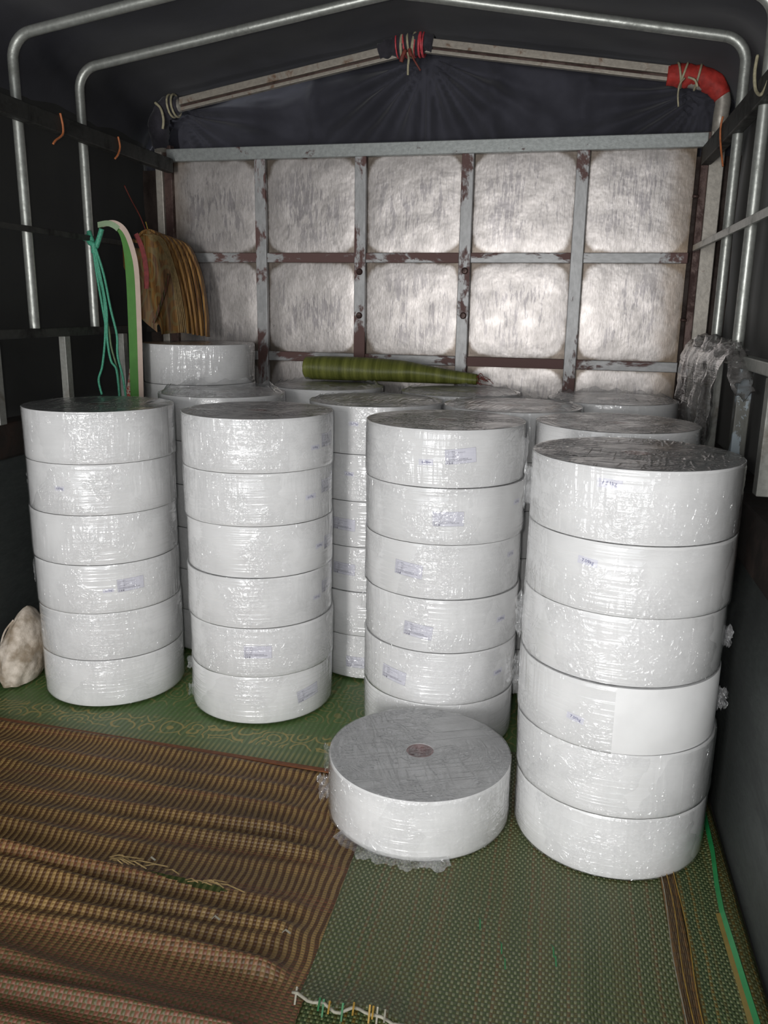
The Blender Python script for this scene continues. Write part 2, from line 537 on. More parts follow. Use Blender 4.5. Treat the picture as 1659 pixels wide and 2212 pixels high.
fld = g.math('MULTIPLY', g.ramp(y, 2.34, 2.36), 0.45)
col = g.mix(g.math('MULTIPLY', line, g.math('MULTIPLY', g.math('ADD', inb, fld), 0.7)), gr, srgb(172, 150, 88))
deep = g.math('MULTIPLY', g.ramp(y, 2.24, 2.30), 0.7)
col = g.mix(g.math('MULTIPLY', deep, g.math('SUBTRACT', 1.0, line)), col, srgb(78, 110, 58))
stripeb = g.math('MULTIPLY', g.ramp(y, 2.16, 2.14), g.math('MULTIPLY', ribm, 0.6))
col = g.mix(stripeb, col, srgb(140, 138, 84))
M['ornate'] = g.done(g.bsdf(col, 0.45, 0, g.bump(rib, 0.25, 0.002), 0.4))

# patterned straw of the folded mats, and the green roll
g = G('patterned_gold_straw')
v = g.obj()
x, y, z = g.sep(v)
lines = g.noise(g.mp(v, (90, 90, 3)), 1.0, 3, 0.6)
wob = g.n('ShaderNodeTexVoronoi', {'Vector': g.mp(v, (1, 1, 0.55)), 'Scale': 16}, feature='F1').outputs[0]
mot = g.ramp(g.math('SINE', g.math('MULTIPLY', wob, 20.0)), 0.2, 0.8)
c = g.mix(g.ramp(lines, 0.35, 0.65), srgb(92, 62, 34), srgb(144, 106, 58))
c = g.mix(g.math('MULTIPLY', mot, 0.5), c, srgb(122, 116, 78))
M['goldmat'] = g.done(g.bsdf(c, 0.5, 0, g.bump(lines, 0.3, 0.004), 0.3))
g = G('gold_straw')
v = g.obj()
lines = g.noise(g.mp(v, (120, 120, 2)), 1.0, 3, 0.6)
M['goldplain'] = g.done(g.bsdf(g.mix(g.ramp(lines, 0.35, 0.65), srgb(104, 70, 38), srgb(164, 124, 68)), 0.5, 0, g.bump(lines, 0.3, 0.004), 0.3))
g = G('olive_green_rolled_mat')
v = g.obj()
x, y, z = g.sep(v)
bands = g.noise(g.comb(x, 0.0, 0.0), 26, 3, 0.6)
fine = g.math('SINE', g.math('MULTIPLY', x, 900.0))
c = g.mix(g.ramp(bands, 0.35, 0.65), srgb(86, 92, 38), srgb(130, 134, 66))
M['olivemat'] = g.done(g.bsdf(c, 0.45, 0, g.bump(fine, 0.15, 0.002), 0.4))

# ================================================================== SETTING
XL, XR = -1.87, 0.475           # inner faces of the sideboards
YB = 3.75                       # bulkhead plane at x = 0
BH = math.atan(-0.032)          # the bulkhead stands very slightly askew
Y0 = -0.6                       # rear end of the bed

floor = empty('floor'); tag(floor, kind='structure')
for k in range(9):
    x0 = -2.02 + k * 0.292
    MB().box((x0, Y0, -0.06), (x0 + 0.288, 4.0, -0.02)).build('floor_plate', M['bed'], floor, bevel=0.003)

def ridge_z(x):                  # profile of the roof tarpaulin
    xr = -0.655
    t = min(1.0, abs(x - xr) / 1.24)
    z = 2.375 - 0.19 * t
    return z

roof = MB()
def roof_fn(u, v):
    x = -2.05 + u * 2.79
    y = -0.3 + v * 4.2
    t = max(0.0, min(1.6, (abs(x + 0.655) - 1.12) / 0.155))
    z = ridge_z(x) - 0.10 * t ** 2
    sag = 0.018 * math.sin(y * 7.4 + 0.6) + 0.02 * fbm(x * 2.2, y * 2.6, 4.0)
    return (x, y, z + sag * 0.6 + 0.03)
roof.grid(64, 80, roof_fn, 0.004)
ceiling = roof.build('ceiling', M['tarp'], smooth=True); tag(ceiling, kind='structure')

wall_left = empty('wall_left'); tag(wall_left, kind='structure')
MB().grid(80, 24, lambda u, v: (-1.985 + 0.018 * fbm(u * 9, v * 2, 1) + 0.02 * math.sin(u * 40) * v * 0.3, -0.3 + u * 4.2, 0.86 + v * 1.42), 0.004).build('tarp_sheet', M['tarp_side_l'], wall_left, smooth=True)
MB().box((XL - 0.05, Y0, -0.02), (XL, 3.82, 0.76)).build('sideboard', M['board'], wall_left, bevel=0.004)
MB().box((XL - 0.08, Y0, 0.76), (XL + 0.012, 3.82, 0.885)).build('cap_rail', M['brownrail'], wall_left, bevel=0.01)
MB().box((-1.825, Y0, 1.875), (-1.79, 3.775, 1.935)).build('top_rail', M['darkrail'], wall_left, bevel=0.004)
MB().box((-1.828, Y0, 1.525), (-1.816, 3.775, 1.545)).build('middle_rail', M['darkrail'], wall_left, bevel=0.002)
MB().box((-1.865, Y0, 1.168), (-1.83, 3.775, 1.2)).build('lower_rail', M['darkrail'], wall_left, bevel=0.004)
for yy in (1.6, 2.05, 2.47, 2.885, 3.32):
    MB().box((-1.862, yy - 0.004, 0.885), (-1.835, yy + 0.032, 1.168)).build('stake', M['stake'], wall_left, bevel=0.002)

wall_right = empty('wall_right'); tag(wall_right, kind='structure')
MB().grid(80, 24, lambda u, v: (0.655 + 0.02 * fbm(u * 9, v * 2, 7) + 0.012 * math.sin(u * 60) * v, -0.3 + u * 4.2, 0.4 + v * 1.88), 0.004).build('tarp_sheet', M['tarp_side_r'], wall_right, smooth=True)
def sb(u, v):
    y = Y0 + u * 4.4
    z = -0.02 + v * 0.66
    return (XR + 0.045 * sm(0.60, 1.0, v) ** 2 + 0.004 * fbm(y * 1.5, z * 2), y, z)
MB().grid(50, 16, sb, -0.05).build('sideboard', M['board'], wall_right, smooth=True)
MB().box((XR + 0.02, Y0, 0.645), (XR + 0.14, 3.78, 0.80)).build('cap_rail', M['brownrail'], wall_right, bevel=0.01)
MB().box((0.492, Y0, 1.86), (0.53, 3.735, 1.93)).build('top_rail', M['darkrail'], wall_right, bevel=0.004)
MB().box((0.488, Y0, 1.53), (0.50, 3.70, 1.555)).build('middle_rail', M['galv'], wall_right, bevel=0.002)
MB().box((0.505, Y0, 1.135), (0.54, 3.72, 1.17)).build('lower_rail', M['galv'], wall_right, bevel=0.003)
for yy, mt, z0 in ((2.2, 'stake', 0.84), (2.57, 'peel', 0.79), (3.05, 'stake', 0.79)):
    MB().box((0.50, yy, z0), (0.54, yy + 0.045, 1.135)).build('stake', M[mt], wall_right, bevel=0.003)

# ------------------------------------------------------------------ bulkhead
wall_back = empty('wall_back', (0, YB, 0), BH); tag(wall_back, kind='structure')
S = 1.1016
XB = [-1.8584, -1.3847, -0.9143, -0.4428, 0.0341, 0.4990]
ZB = [1.956, 1.507, 1.063, 0.615, 0.167, -0.02]
BW = 0.052
nrm_cols = list(zip(XB[:-1], XB[1:]))
for r_ in range(5):
    zt, zb = ZB[r_], ZB[r_ + 1]
    for c_, (xa, xb) in enumerate(nrm_cols):
        lo = xa + (0.0 if c_ == 0 else BW / 2) - 0.004
        hi = xb - BW / 2 + 0.004
        z1, z0 = zt - 0.018, zb + 0.018
        if r_ == 4: z0 = zb
        cx, cz, hw, hh = (lo + hi) / 2, (z0 + z1) / 2, (hi - lo) / 2, (z1 - z0) / 2
        sd = r_ * 10 + c_
        def pf(u, v, hw=hw, hh=hh, sd=sd):
            a, b = 2 * u - 1, 2 * v - 1
            pil = (1 - abs(a) ** 6) * (1 - abs(b) ** 6)
            d = 0.0325 - 0.004 * pil - 0.0014 * fbm(a * 1.8 + sd, b * 1.8, sd, 3) * pil
            return (a * hw, d, b * hh)
        mb = MB().grid(24, 24, pf, -0.002)
        mt = 'sheet_l' if c_ == 0 else ('sheet_r' if c_ == 4 else 'sheet')
        p = mb.build('panel', M[mt], wall_back, smooth=True, uv=lambda co, hw=hw, hh=hh: (co.x / hw, co.z / hh))
        p.location = (cx, 0, cz)
for i_, x in enumerate(XB[1:5]):
    MB().box((x - BW / 2, 0.0, -0.02), (x + BW / 2, 0.026, ZB[0] - BW / 2)).build('upright_bar', M['bar'], wall_back, bevel=0.003)
for z in ZB[1:5]:
    for c_, (xa, xb) in enumerate(nrm_cols):
        a = xa if c_ == 0 else xa + BW / 2
        b = xb - (BW / 2 if c_ < 4 else 0.02)
        MB().box((a, 0.006, z - 0.021), (b, 0.028, z + 0.021)).build('cross_bar', M['cross'], wall_back, bevel=0.003)
MB().box((XB[0] + 0.02, -0.004, ZB[0] - 0.027), (0.512, 0.03, ZB[0] + 0.027)).build('top_bar', M['rail_top'], wall_back, bevel=0.003)
MB().box((XB[0] - 0.035, -0.012, -0.02), (XB[0], 0.04, 2.0)).build('corner_post', M['post'], wall_back, bevel=0.003)
MB().box((XB[0], 0.004, -0.02), (XB[0] + 0.038, 0.04, 2.0)).build('post_flange', M['brown_post'], wall_back, bevel=0.002)
MB().box((0.522, -0.012, -0.02), (0.578, 0.04, 1.985)).build('corner_post', M['post'], wall_back, bevel=0.003)
MB().box((0.494, 0.0, -0.02), (0.522, 0.04, 1.985)).build('post_flange', M['brown_post'], wall_back, bevel=0.002)
MB().box((-2.12, 0.045, -0.02), (0.80, 0.06, 1.90)).build('backing_sheet', M['bed'], wall_back)
for x, z in ((XB[2], 1.446), (XB[2], 1.255), (XB[3] + 0.004, 1.452), (XB[3] + 0.004, 1.262)):
    m = Matrix.Translation((x, 0.0, z)) @ Matrix.Rotation(PI / 2, 4, 'X')
    bm = MB()
    vs = []
    for (rr_, zz) in ((0.0145, 0.0), (0.0145, 0.004), (0.010, 0.009), (0.0, 0.0105)):
        vs.append((rr_, zz))
    bm.tube([m @ Vector((0, 0, q)) for _, q in vs[:3]], [q for q, _ in vs[:3]], 14)
    bm.build('bolt', M['brown_post'], wall_back, smooth=True, auto=40)
for x, z in ((0.484, 1.745), (0.484, 1.26), (XB[0] + 0.05, 1.55)):
    MB().tube([(x - 0.012, -0.004, z), (x + 0.012, -0.004, z - 0.002)], 0.006, 8).build('hinge_pin', M['brown_post'], wall_back, smooth=True)

# gable: rafters and the hanging tarpaulin behind them
gable = empty('trim_1', (0, YB, 0), BH); tag(gable, kind='structure')
def bar_along(a, b, h, y0, y1, dz, m, name):
    (xa, za), (xb, zb) = a, b
    mb = MB()
    mb.add([(xa, y0, za + dz), (xb, y0, zb + dz), (xb, y1, zb + dz), (xa, y1, za + dz), (xa, y0, za + dz + h), (xb, y0, zb + dz + h), (xb, y1, zb + dz + h), (xa, y1, za + dz + h)],
           [(3, 2, 1, 0), (4, 5, 6, 7), (0, 1, 5, 4), (1, 2, 6, 5), (2, 3, 7, 6), (3, 0, 4, 7)])
    return mb.build(name, m, gable, bevel=0.002)
APX = (-0.655, 2.352)
LE, RE = (-1.76, 2.166), (0.42, 2.186)
for nm, a, b in (('left', LE, APX), ('right', APX, RE)):
    bar_along(a, b, 0.030, -0.012, 0.02, 0.0, M['rafter'], 'rafter')
    bar_along(a, b, 0.010, 0.004, 0.02, -0.010, M['brown_post'], 'rafter_web')
    bar_along(a, b, 0.014, -0.006, 0.02, -0.024, M['rafter'], 'rafter_flange')
def bend(c, r, a0, a1, n=9):
    return [(c[0] + r * math.cos(math.radians(a0 + (a1 - a0) * k / n)), 0.006, c[1] + r * math.sin(math.radians(a0 + (a1 - a0) * k / n))) for k in range(n + 1)]
MB().tube([(0.55, 0.008, 1.97), (0.55, 0.006, 2.04)] + bend((0.475, 2.085), 0.078, 0, 82) + [(0.42, 0.006, 2.178)], 0.030, 12).build('rafter_elbow', M['post'], gable, smooth=True)
MB().tube([(-1.868, 0.008, 1.97), (-1.868, 0.006, 2.05)] + bend((-1.79, 2.08), 0.078, 180, 100) + [(-1.76, 0.006, 2.168)], 0.028, 12).build('rafter_elbow', M['post'], gable, smooth=True)

def gable_fn(u, v):
    x = -2.12 + u * 2.93
    top = ridge_z(x) + 0.02
    z = 1.80 + v * (top - 1.80)
    d = 0.0
    for ax, az, amp, fr in ((-0.655, 2.35, 0.060, 19), (-1.84, 2.17, 0.055, 17), (0.50, 2.17, 0.050, 19)):
        dx, dz = x - ax, z - az
        R_ = math.hypot(dx, dz) + 0.02
        an = math.atan2(dx, -dz)
        fall = math.exp(-R_ / 0.42)
        d += amp * math.sin(an * fr + 1.5 * fbm(an * 3, R_ * 2, ax)) * fall * sm(0.02, 0.14, R_)
    for sx_, w in ((-1.17, 0.03), (0.02, 0.035), (-0.36, 0.03)):
        d += 0.028 * math.exp(-((x - sx_ - 0.03 * (z - 2)) / w) ** 2)
    return (x, 0.135 - d + 0.012 * fbm(x * 3, z * 3, 2), z)
MB().grid(200, 60, gable_fn, -0.003).build('gable_tarp', M['tarp_gable'], gable, smooth=True)

# ------------------------------------------------------------------ roof hoops (galvanised pipe)
def hoop(y, xl, xr, label):
    root = empty('roof_hoop', (xl, y, 1.2))
    tag(root, label, 'pipe hoop', 'bent pipe hoops under the tarpaulin')
    r = 0.0175
    apx = (-0.64, 2.335)
    def arc(cx, cz, R_, a0, a1, n=8):
        return [(cx + R_ * math.cos(math.radians(a0 + (a1 - a0) * k / n)), cz + R_ * math.sin(math.radians(a0 + (a1 - a0) * k / n))) for k in range(n + 1)]
    RL = 0.085
    zl = 2.165
    L_ = arc(xl + RL, zl - RL - 0.01, RL, 180, 98)
    R_ = arc(xr - RL, zl - RL - 0.01, RL, 82, 0)
    left = [(xl, 1.2), (xl, 1.6)] + L_
    right = R_ + [(xr, 1.6), (xr, 1.185)]
    o = lambda p: (p[0] - xl, 0, p[1] - 1.2)
    MB().tube([o(p) for p in left], r, 12, hint=(0, 1, 0)).build('left_leg', M['galv'], root, smooth=True, auto=50)
    MB().tube([o(p) for p in right], r, 12, hint=(0, 1, 0)).build('right_leg', M['galv'], root, smooth=True, auto=50)
    MB().tube([o(L_[-1]), o((apx[0] - 0.12, apx[1] - 0.018)), o(apx), o((apx[0] + 0.12, apx[1] - 0.018)), o(R_[0])], r, 12, hint=(0, 1, 0)).build('roof_bow', M['galv'], root, smooth=True, auto=50)
    return root
hoop(2.72, -1.848, 0.515, 'galvanised pipe hoop nearer the camera, its roof bow cut off by the picture top')
hoop(3.12, -1.848, 0.518, 'galvanised pipe hoop nearer the back wall, its left leg behind the teal rope')

# ================================================================== FLOOR MATS
def mat_sheet(name, nu, nv, fn, th, m, root, **kw):
    return MB().grid(nu, nv, fn, th).build(name, m, root, smooth=True, **kw)

om = empty('ornate_mat', (-0.7, 2.9, -0.008)); tag(om, 'green mat with gold scroll border under the left stacks', 'floor mat')
def f_om(u, v):
    x = XL + 0.006 + u * (XR - XL - 0.012); y = 2.02 + v * 1.68
    return (x + 0.7, y - 2.9, 0.0012 * fbm(x * 5, y * 5, 0, 2))
# keep texture coordinates in bed metres: the sheet's own origin sits at the bed origin
om.location = (0, 0, 0)
MB().grid(60, 50, lambda u, v: (XL + 0.006 + u * (XR - XL - 0.012), 1.40 + v * 2.30, -0.0095 + 0.0012 * fbm(u * 12, v * 9, 0, 2)), 0.004).build('woven_sheet', M['ornate'], om, smooth=True)

bmx = empty('straw_mat'); tag(bmx, 'rippled brown and gold straw mat in the left foreground', 'floor mat')
rip = []
yy = 2.06
rr = random.Random(11)
while yy > 0.8:
    rip.append((yy, rr.uniform(0.6, 1.15), rr.uniform(0, 9)))
    yy -= rr.uniform(0.062, 0.098)
def f_bm(u, v):
    x = XL + 0.006 + u * (-0.408 - XL - 0.006)
    edge_y = 2.118 - 0.052 * (x + 1.69) / 1.1
    y = edge_y - v * (edge_y - 0.82)
    z = -0.0045
    near_roll = sm(0.24, 0.40, math.hypot(x + 0.30, y - 1.957))
    tail = sm(-0.428, -0.52, x)
    for (yc, a, ph) in rip:
        yw = yc + 0.016 * math.sin(x * 2.3 + ph) + 0.02 * fbm(x * 1.6, yc * 3, ph, 2) - 0.03 * (x + 1.1)
        q = (y - yw) / 0.019
        if abs(q) < 3.2:
            am = 0.034 * a * (0.6 + 0.4 * math.sin(x * 1.9 + ph * 2)) * (0.40 + 0.60 * sm(1.98, 1.65, y))
            z += max(0.0, am) * math.exp(-q * q) * near_roll * tail
    z += 0.0015 * fbm(x * 8, y * 8, 3, 2) - 0.003 * (1 - tail)
    return (x, y, max(z, -0.0085))
mb = MB().grid(190, 340, f_bm, 0.0)
# a slit torn in the straw shows the floor mat below: leave out a few cells
def slit(q):
    c = sum((Vector(mb.v[i]) for i in q), Vector()) / len(q)
    for (xa, ya, xb, yb, w) in ((-0.90, 1.545, -0.66, 1.512, 0.013),):
        t = ((c.x - xa) * (xb - xa) + (c.y - ya) * (yb - ya)) / ((xb - xa) ** 2 + (yb - ya) ** 2)
        if 0 < t < 1 and abs(c.y - (ya + t * (yb - ya))) < w * math.sin(PI * t) ** 0.6:
            return True
    return False
mb.f = [q for q in mb.f if not slit(q)]
mb.build('woven_sheet', M['brownmat'], bmx, smooth=True)
MB().ribbon([(XL + 0.01 + (0.01 + k / 30) * 1.42, 2.112 - 0.052 * (XL + 0.01 + k / 30 * 1.42 + 1.69) / 1.1, 0.0015 + 0.001 * fbm(k, 0)) for k in range(30)], (0, 1, 0), 0.016, 0.004).build('edge_binding', M['binding'], bmx, smooth=False)
fr = MB()
for k in range(16):
    x = -1.0 + rr.random() * 0.30; y = 1.56 - 0.13 * (x + 1.0) + rr.uniform(-0.012, 0.012)
    a = rr.uniform(-0.35, 0.2); L_ = rr.uniform(0.03, 0.10)
    fr.ribbon([(x, y, 0.010), (x + L_ * 0.5 * math.cos(a), y + L_ * 0.5 * math.sin(a), 0.019), (x + L_ * math.cos(a), y + L_ * math.sin(a), 0.013)], (0, 1, 0.3), 0.0026, 0.0008)
fr.build('torn_straws', M['straw'], bmx)
for (x, y) in ((-0.66, 1.425), (-0.50, 1.42), (-0.885, 1.575)):
    MB().ribbon([(x, y, 0.008), (x + 0.008, y - 0.002, 0.018), (x + 0.02, y - 0.004, 0.012)], (0, 1, 0.3), 0.004, 0.0008).build('loose_straw', M['paleyarn'], bmx)

gm = empty('green_woven_mat'); tag(gm, 'green woven plastic mat with torn front edge in the right foreground', 'floor mat')
def gm_front(x):
    return 1.262 - 0.075 * (x + 0.42) + 0.006 * math.sin(x * 40) + 0.008 * fbm(x * 14, 0, 0)
def f_gm(u, v):
    x = -0.422 + u * 0.73 + 0.006 * (1 - v) * (1 - u)
    yf = gm_front(x)
    y = yf + v * (2.30 - yf)
    z = -0.0045 + 0.0025 * fbm(x * 4, y * 3, 5, 2)
    z += 0.022 * math.exp(-((y - yf) / 0.05) ** 2) * (0.35 + 0.65 * sm(0.1, -0.36, x)) * (0.7 + 0.3 * math.sin(x * 17))
    z += 0.004 * math.exp(-((x - 0.12) / 0.02) ** 2) * sm(1.75, 1.4, y)
    if math.hypot(x + 0.3, y - 1.957) < 0.26 or math.hypot(x - 0.184, y - 1.998) < 0.26: z = min(z, -0.001)
    return (x, y, min(z, 0.03))
MB().grid(110, 130, f_gm, 0.003).build('woven_sheet', M['greenmat'], gm, smooth=True)
MB().grid(6, 80, lambda u, v: (0.303 + u * 0.036, 1.0 + v * 1.3, -0.0015 + 0.0008 * fbm(u * 3, v * 20)), 0.003).build('brown_seam', M['brownstrip'], gm, smooth=True)
for xx, mt in ((0.303, 'paleyarn'), (0.318, 'yellowyarn'), (0.337, 'yellowyarn')):
    MB().tube([(xx + 0.003 * math.sin(k * 0.7 + xx * 50), 1.0 + k * 0.045, 0.0045) for k in range(20)], 0.0011, 5).build('edge_yarn', M[mt], gm)
MB().tube([(-0.425 + k * 0.011, gm_front(-0.425 + k * 0.011) - 0.008 - 0.004 * math.sin(k * 0.9), 0.022 + 0.004 * math.sin(k * 1.3) - 0.0003 * k) for k in range(22)], 0.0032, 7).build('edge_yarn', M['paleyarn'], gm, smooth=True)
for k, (xx, mt) in enumerate(((-0.37, 'greenyarn'), (-0.362, 'greenyarn'), (-0.35, 'yellowyarn'), (-0.325, 'greenyarn'), (-0.305, 'yellowyarn'), (-0.275, 'yellowyarn'), (-0.268, 'yellowyarn'), (-0.26, 'paleyarn'), (-0.245, 'paleyarn'), (-0.42, 'paleyarn'))):
    yb = gm_front(xx)
    MB().ribbon([(xx, yb + 0.012, 0.012), (xx + 0.002, yb - 0.002, 0.030), (xx + 0.004, yb - 0.024, 0.022 - 0.012 * (k % 2))], (1, 0, 0), 0.0035, 0.001).build('frayed_strip', M[mt], gm)
for (x, y) in ((-0.05, 1.50), (0.055, 1.515), (0.06, 1.49), (-0.10, 1.56), (-0.04, 1.46)):
    MB().ribbon([(x, y, 0.005), (x + 0.004, y - 0.016, 0.014), (x + 0.006, y - 0.034, 0.005)], (1, 0, 0), 0.003, 0.0008).build('frayed_strip', M['greenyarn'], gm)

gm2 = empty('green_under_mat'); tag(gm2, 'second green woven mat showing below the torn edge of the first', 'floor mat')
MB().grid(60, 40, lambda u, v: (-0.435 + u * 0.74, 0.85 + v * 0.52, -0.0115 + 0.0015 * fbm(u * 8, v * 6)), 0.003).build('woven_sheet', M['greenmat2'], gm2, smooth=True)
gm3 = empty('green_edge_mat'); tag(gm3, 'narrow strip of striped green mat along the right sideboard', 'floor mat')
MB().grid(16, 110, lambda u, v: (0.334 + u * 0.132, 0.9 + v * 1.42, -0.0045 + 0.009 * max(0, math.sin(u * PI * 3.0)) * sm(0.3, 0.6, u) + 0.002 * fbm(u * 4, v * 20)), 0.003).build('woven_sheet', M['greenmat2'], gm3, smooth=True)

st = empty('green_strapping', (0.42, 1.8, 0)); tag(st, 'loose green packing strap running along the right sideboard', 'strap')
sp = [(0.435, 2.22, 0.03), (0.437, 2.05, 0.022), (0.434, 1.9, 0.017), (0.424, 1.78, 0.014), (0.418, 1.68, 0.020), (0.421, 1.56, 0.024), (0.425, 1.46, 0.022), (0.426, 1.36, 0.03), (0.423, 1.2, 0.03)]
MB().ribbon([(a - 0.42, b - 1.8, c) for a, b, c in sp], (0.55, 0, 0.8), 0.013, 0.0012).build('strap_band', M['strapgreen'], st)
MB().ribbon([(a - 0.428, b - 1.8, c * 0.6 + 0.002) for a, b, c in sp[4:]], (0.9, 0, 0.3), 0.010, 0.0012).build('yellow_band', M['strapyellow'], st)

# ================================================================== THE WRAPPED ROLLS
RB, HB, PITCH_Z = 0.236, 0.158, 0.16195

def lathe(prof, n, close=False):
    vs = []; fs = []
    for k in range(n):
        a = 2 * PI * k / n
        vs += [(r * math.cos(a), r * math.sin(a), z) for r, z in prof]
    m = len(prof)
    for k in range(n):
        k2 = (k + 1) % n
        for i in range(m if close else m - 1):
            j = (i + 1) % m
            fs.append((k * m + i, k2 * m + i, k2 * m + j, k * m + j))
    return vs, fs

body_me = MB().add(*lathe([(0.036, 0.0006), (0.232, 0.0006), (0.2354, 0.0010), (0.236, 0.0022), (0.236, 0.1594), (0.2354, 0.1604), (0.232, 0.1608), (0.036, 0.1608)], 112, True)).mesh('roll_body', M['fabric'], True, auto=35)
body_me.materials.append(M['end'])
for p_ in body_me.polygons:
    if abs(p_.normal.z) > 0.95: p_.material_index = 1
core_me = MB().add(*lathe([(0.0300, 0.003), (0.0358, 0.003), (0.0358, 0.1594), (0.0300, 0.1594)], 40, True)).mesh('core_tube', M['core'], True, auto=35)
plug_me = None

def film_mesh(seed, a0=0.0, a1=2 * PI, top=True, amp=1.0):
    """stretch film round one roll: crinkled side, lid gathered over the core"""
    n = 168; nz = 14
    full = abs(a1 - a0 - 2 * PI) < 1e-6
    cols = n if full else n + 1
    vs = []; uv = []; fs = []
    rows = [(0.214, 0.0004), (0.2355, 0.0003)] + [(None, 0.0008 + 0.1598 * j / nz) for j in range(nz + 1)]
    if top:
        rows += [(0.2372, 0.1612), (0.229, 0.1615), (0.205, 0.1615), (0.17, 0.1615), (0.13, 0.1615), (0.09, 0.1614), (0.05, 0.1612), (0.022, 0.1610)]
    for j, (r0, z0) in enumerate(rows):
        for k in range(cols):
            a = a0 + (a1 - a0) * k / n
            ca, sa = math.cos(a), math.sin(a)
            if r0 is None:
                w1 = fbm(ca * 3.2 + seed, sa * 3.2, z0 * 9, 4)
                w2 = abs(fbm(ca * 7 + seed * 2, sa * 7, z0 * 22 + a * 1.5, 3))
                lump = max(0.0, fbm(ca * 1.6 - seed, sa * 1.6, z0 * 5 + seed, 2) - 0.22)
                r = 0.2376 + amp * (0.0011 * (w1 + 0.6) + 0.0012 * w2 + 0.004 * lump)
                r = min(r, 0.2408)
                vs.append((r * ca, r * sa, z0)); uv.append((a * 0.238, z0))
            else:
                z = z0; r = r0
                if z0 > 0.1:
                    x, y = r * ca, r * sa
                    z = max(0.1611, 0.0001 + z0 + 0.0007 * fbm(x * 16 + seed, y * 16, 1, 3) + 0.0005 * math.sin(x * 55 * math.cos(seed) + y * 55 * math.sin(seed) + 2 * fbm(x * 6, y * 6, seed, 2)))
                    z = min(z, 0.16185); uv.append((x + 7.0, y + 3.0))
                else:
                    uv.append((a * 0.238, z0 - 0.24 + r0))
                vs.append((r * ca, r * sa, z))
    for j in range(len(rows) - 1):
        for k in range(n):
            k2 = (k + 1) % cols
            fs.append((j * cols + k, j * cols + k2, (j + 1) * cols + k2, (j + 1) * cols + k))
    if top:
        c = len(vs); vs.append((0, 0, 0.1609)); uv.append((7.0, 3.0))
        b = (len(rows) - 1) * cols
        for k in range(n):
            fs.append((b + k, b + (k + 1) % cols, c))
    me = MB().add(vs, fs).mesh('plastic_wrap', M['film'], True)
    lay_ = me.uv_layers.new(name='UVMap')
    for p in me.polygons:
        us = [uv[i] for i in p.vertices]
        mx = max(q[0] for q in us)
        for li, q in zip(p.loop_indices, us):
            x = q[0]
            if full and mx - x > 1.0 and mx < 3: x += 2 * PI * 0.238
            lay_.data[li].uv = (x, q[1])
    return me

FILMS = [film_mesh(s * 3.7 + 1.3) for s in range(9)]
FILM_BARE = film_mesh(55.1, math.radians(104), math.radians(265.5), True)

# a second, ragged layer of film whose torn edge runs down the roll
def lap_mesh(seed, span, lean):
    def fn(u, v):
        e0 = 0.10 * fbm(v * 4 + seed, 1, 0, 4) + lean * (v - 0.5)
        e1 = 0.10 * fbm(v * 4 + seed, 9, 0, 4) + lean * 0.4 * (v - 0.5)
        a = -span / 2 * (1 - u) + span / 2 * u + e0 * (1 - u) + e1 * u
        z = 0.004 + v * 0.152 + 0.004 * fbm(u * 6 + seed, v * 2, 3)
        r = 0.2398 + 0.0010 * abs(fbm(a * 9 + seed, z * 30, 0, 3)) + 0.0012 * (math.exp(-(u / 0.03) ** 2) + math.exp(-((1 - u) / 0.03) ** 2)) * abs(fbm(v * 12, seed, 0))
        return (min(r, 0.2418) * math.cos(a), min(r, 0.2418) * math.sin(a), min(z, 0.1605))
    mb = MB().grid(70, 24, fn)
    me = mb.mesh('film_lap', M['lap'], True)
    lay_ = me.uv_layers.new(name='UVMap')
    for lp in me.loops:
        p = me.vertices[lp.vertex_index].co
        lay_.data[lp.index].uv = (math.atan2(p.y, p.x) * 0.238 + seed, p.z)
    return me
LAPS = [lap_mesh(2.2, 1.3, 0.35), lap_mesh(8.8, 1.7, -0.3), lap_mesh(14.1, 1.0, 0.6)]

def flap(name, w, h, seed, amp, mat, parent, loc, rot):
    mb = MB().grid(26, 20, lambda u, v: ((u - 0.5) * w * (0.65 + 0.5 * abs(fbm(v * 3 + seed, 2, 0))), amp * fbm(u * 2.2 + seed, v * 2.2, seed, 3), (v - 0.5) * h * (0.75 + 0.5 * abs(fbm(u * 4 + seed, 5, 0)))))
    o = mb.build(name, mat, parent, smooth=True, uv=lambda co: (co.x * 2 + seed, co.z * 2))
    o.location = loc; o.rotation_euler = rot
    return o

# flat print laid out once, then bent round the roll
def text_geo(body, size, x, y, bold=0.0):
    cu = bpy.data.curves.new('lettering', 'FONT')
    cu.body = body; cu.size = size; cu.resolution_u = 2; cu.offset = bold; cu.space_line = 1.0
    ob = bpy.data.objects.new('lettering', cu)
    COL.objects.link(ob)
    dg = bpy.context.evaluated_depsgraph_get()
    me = bpy.data.meshes.new_from_object(ob.evaluated_get(dg))
    vs = [(v.co.x + x, v.co.y + y) for v in me.vertices]
    fs = [tuple(p.vertices) for p in me.polygons]
    bpy.data.objects.remove(ob); bpy.data.curves.remove(cu); bpy.data.meshes.remove(me)
    return vs, fs

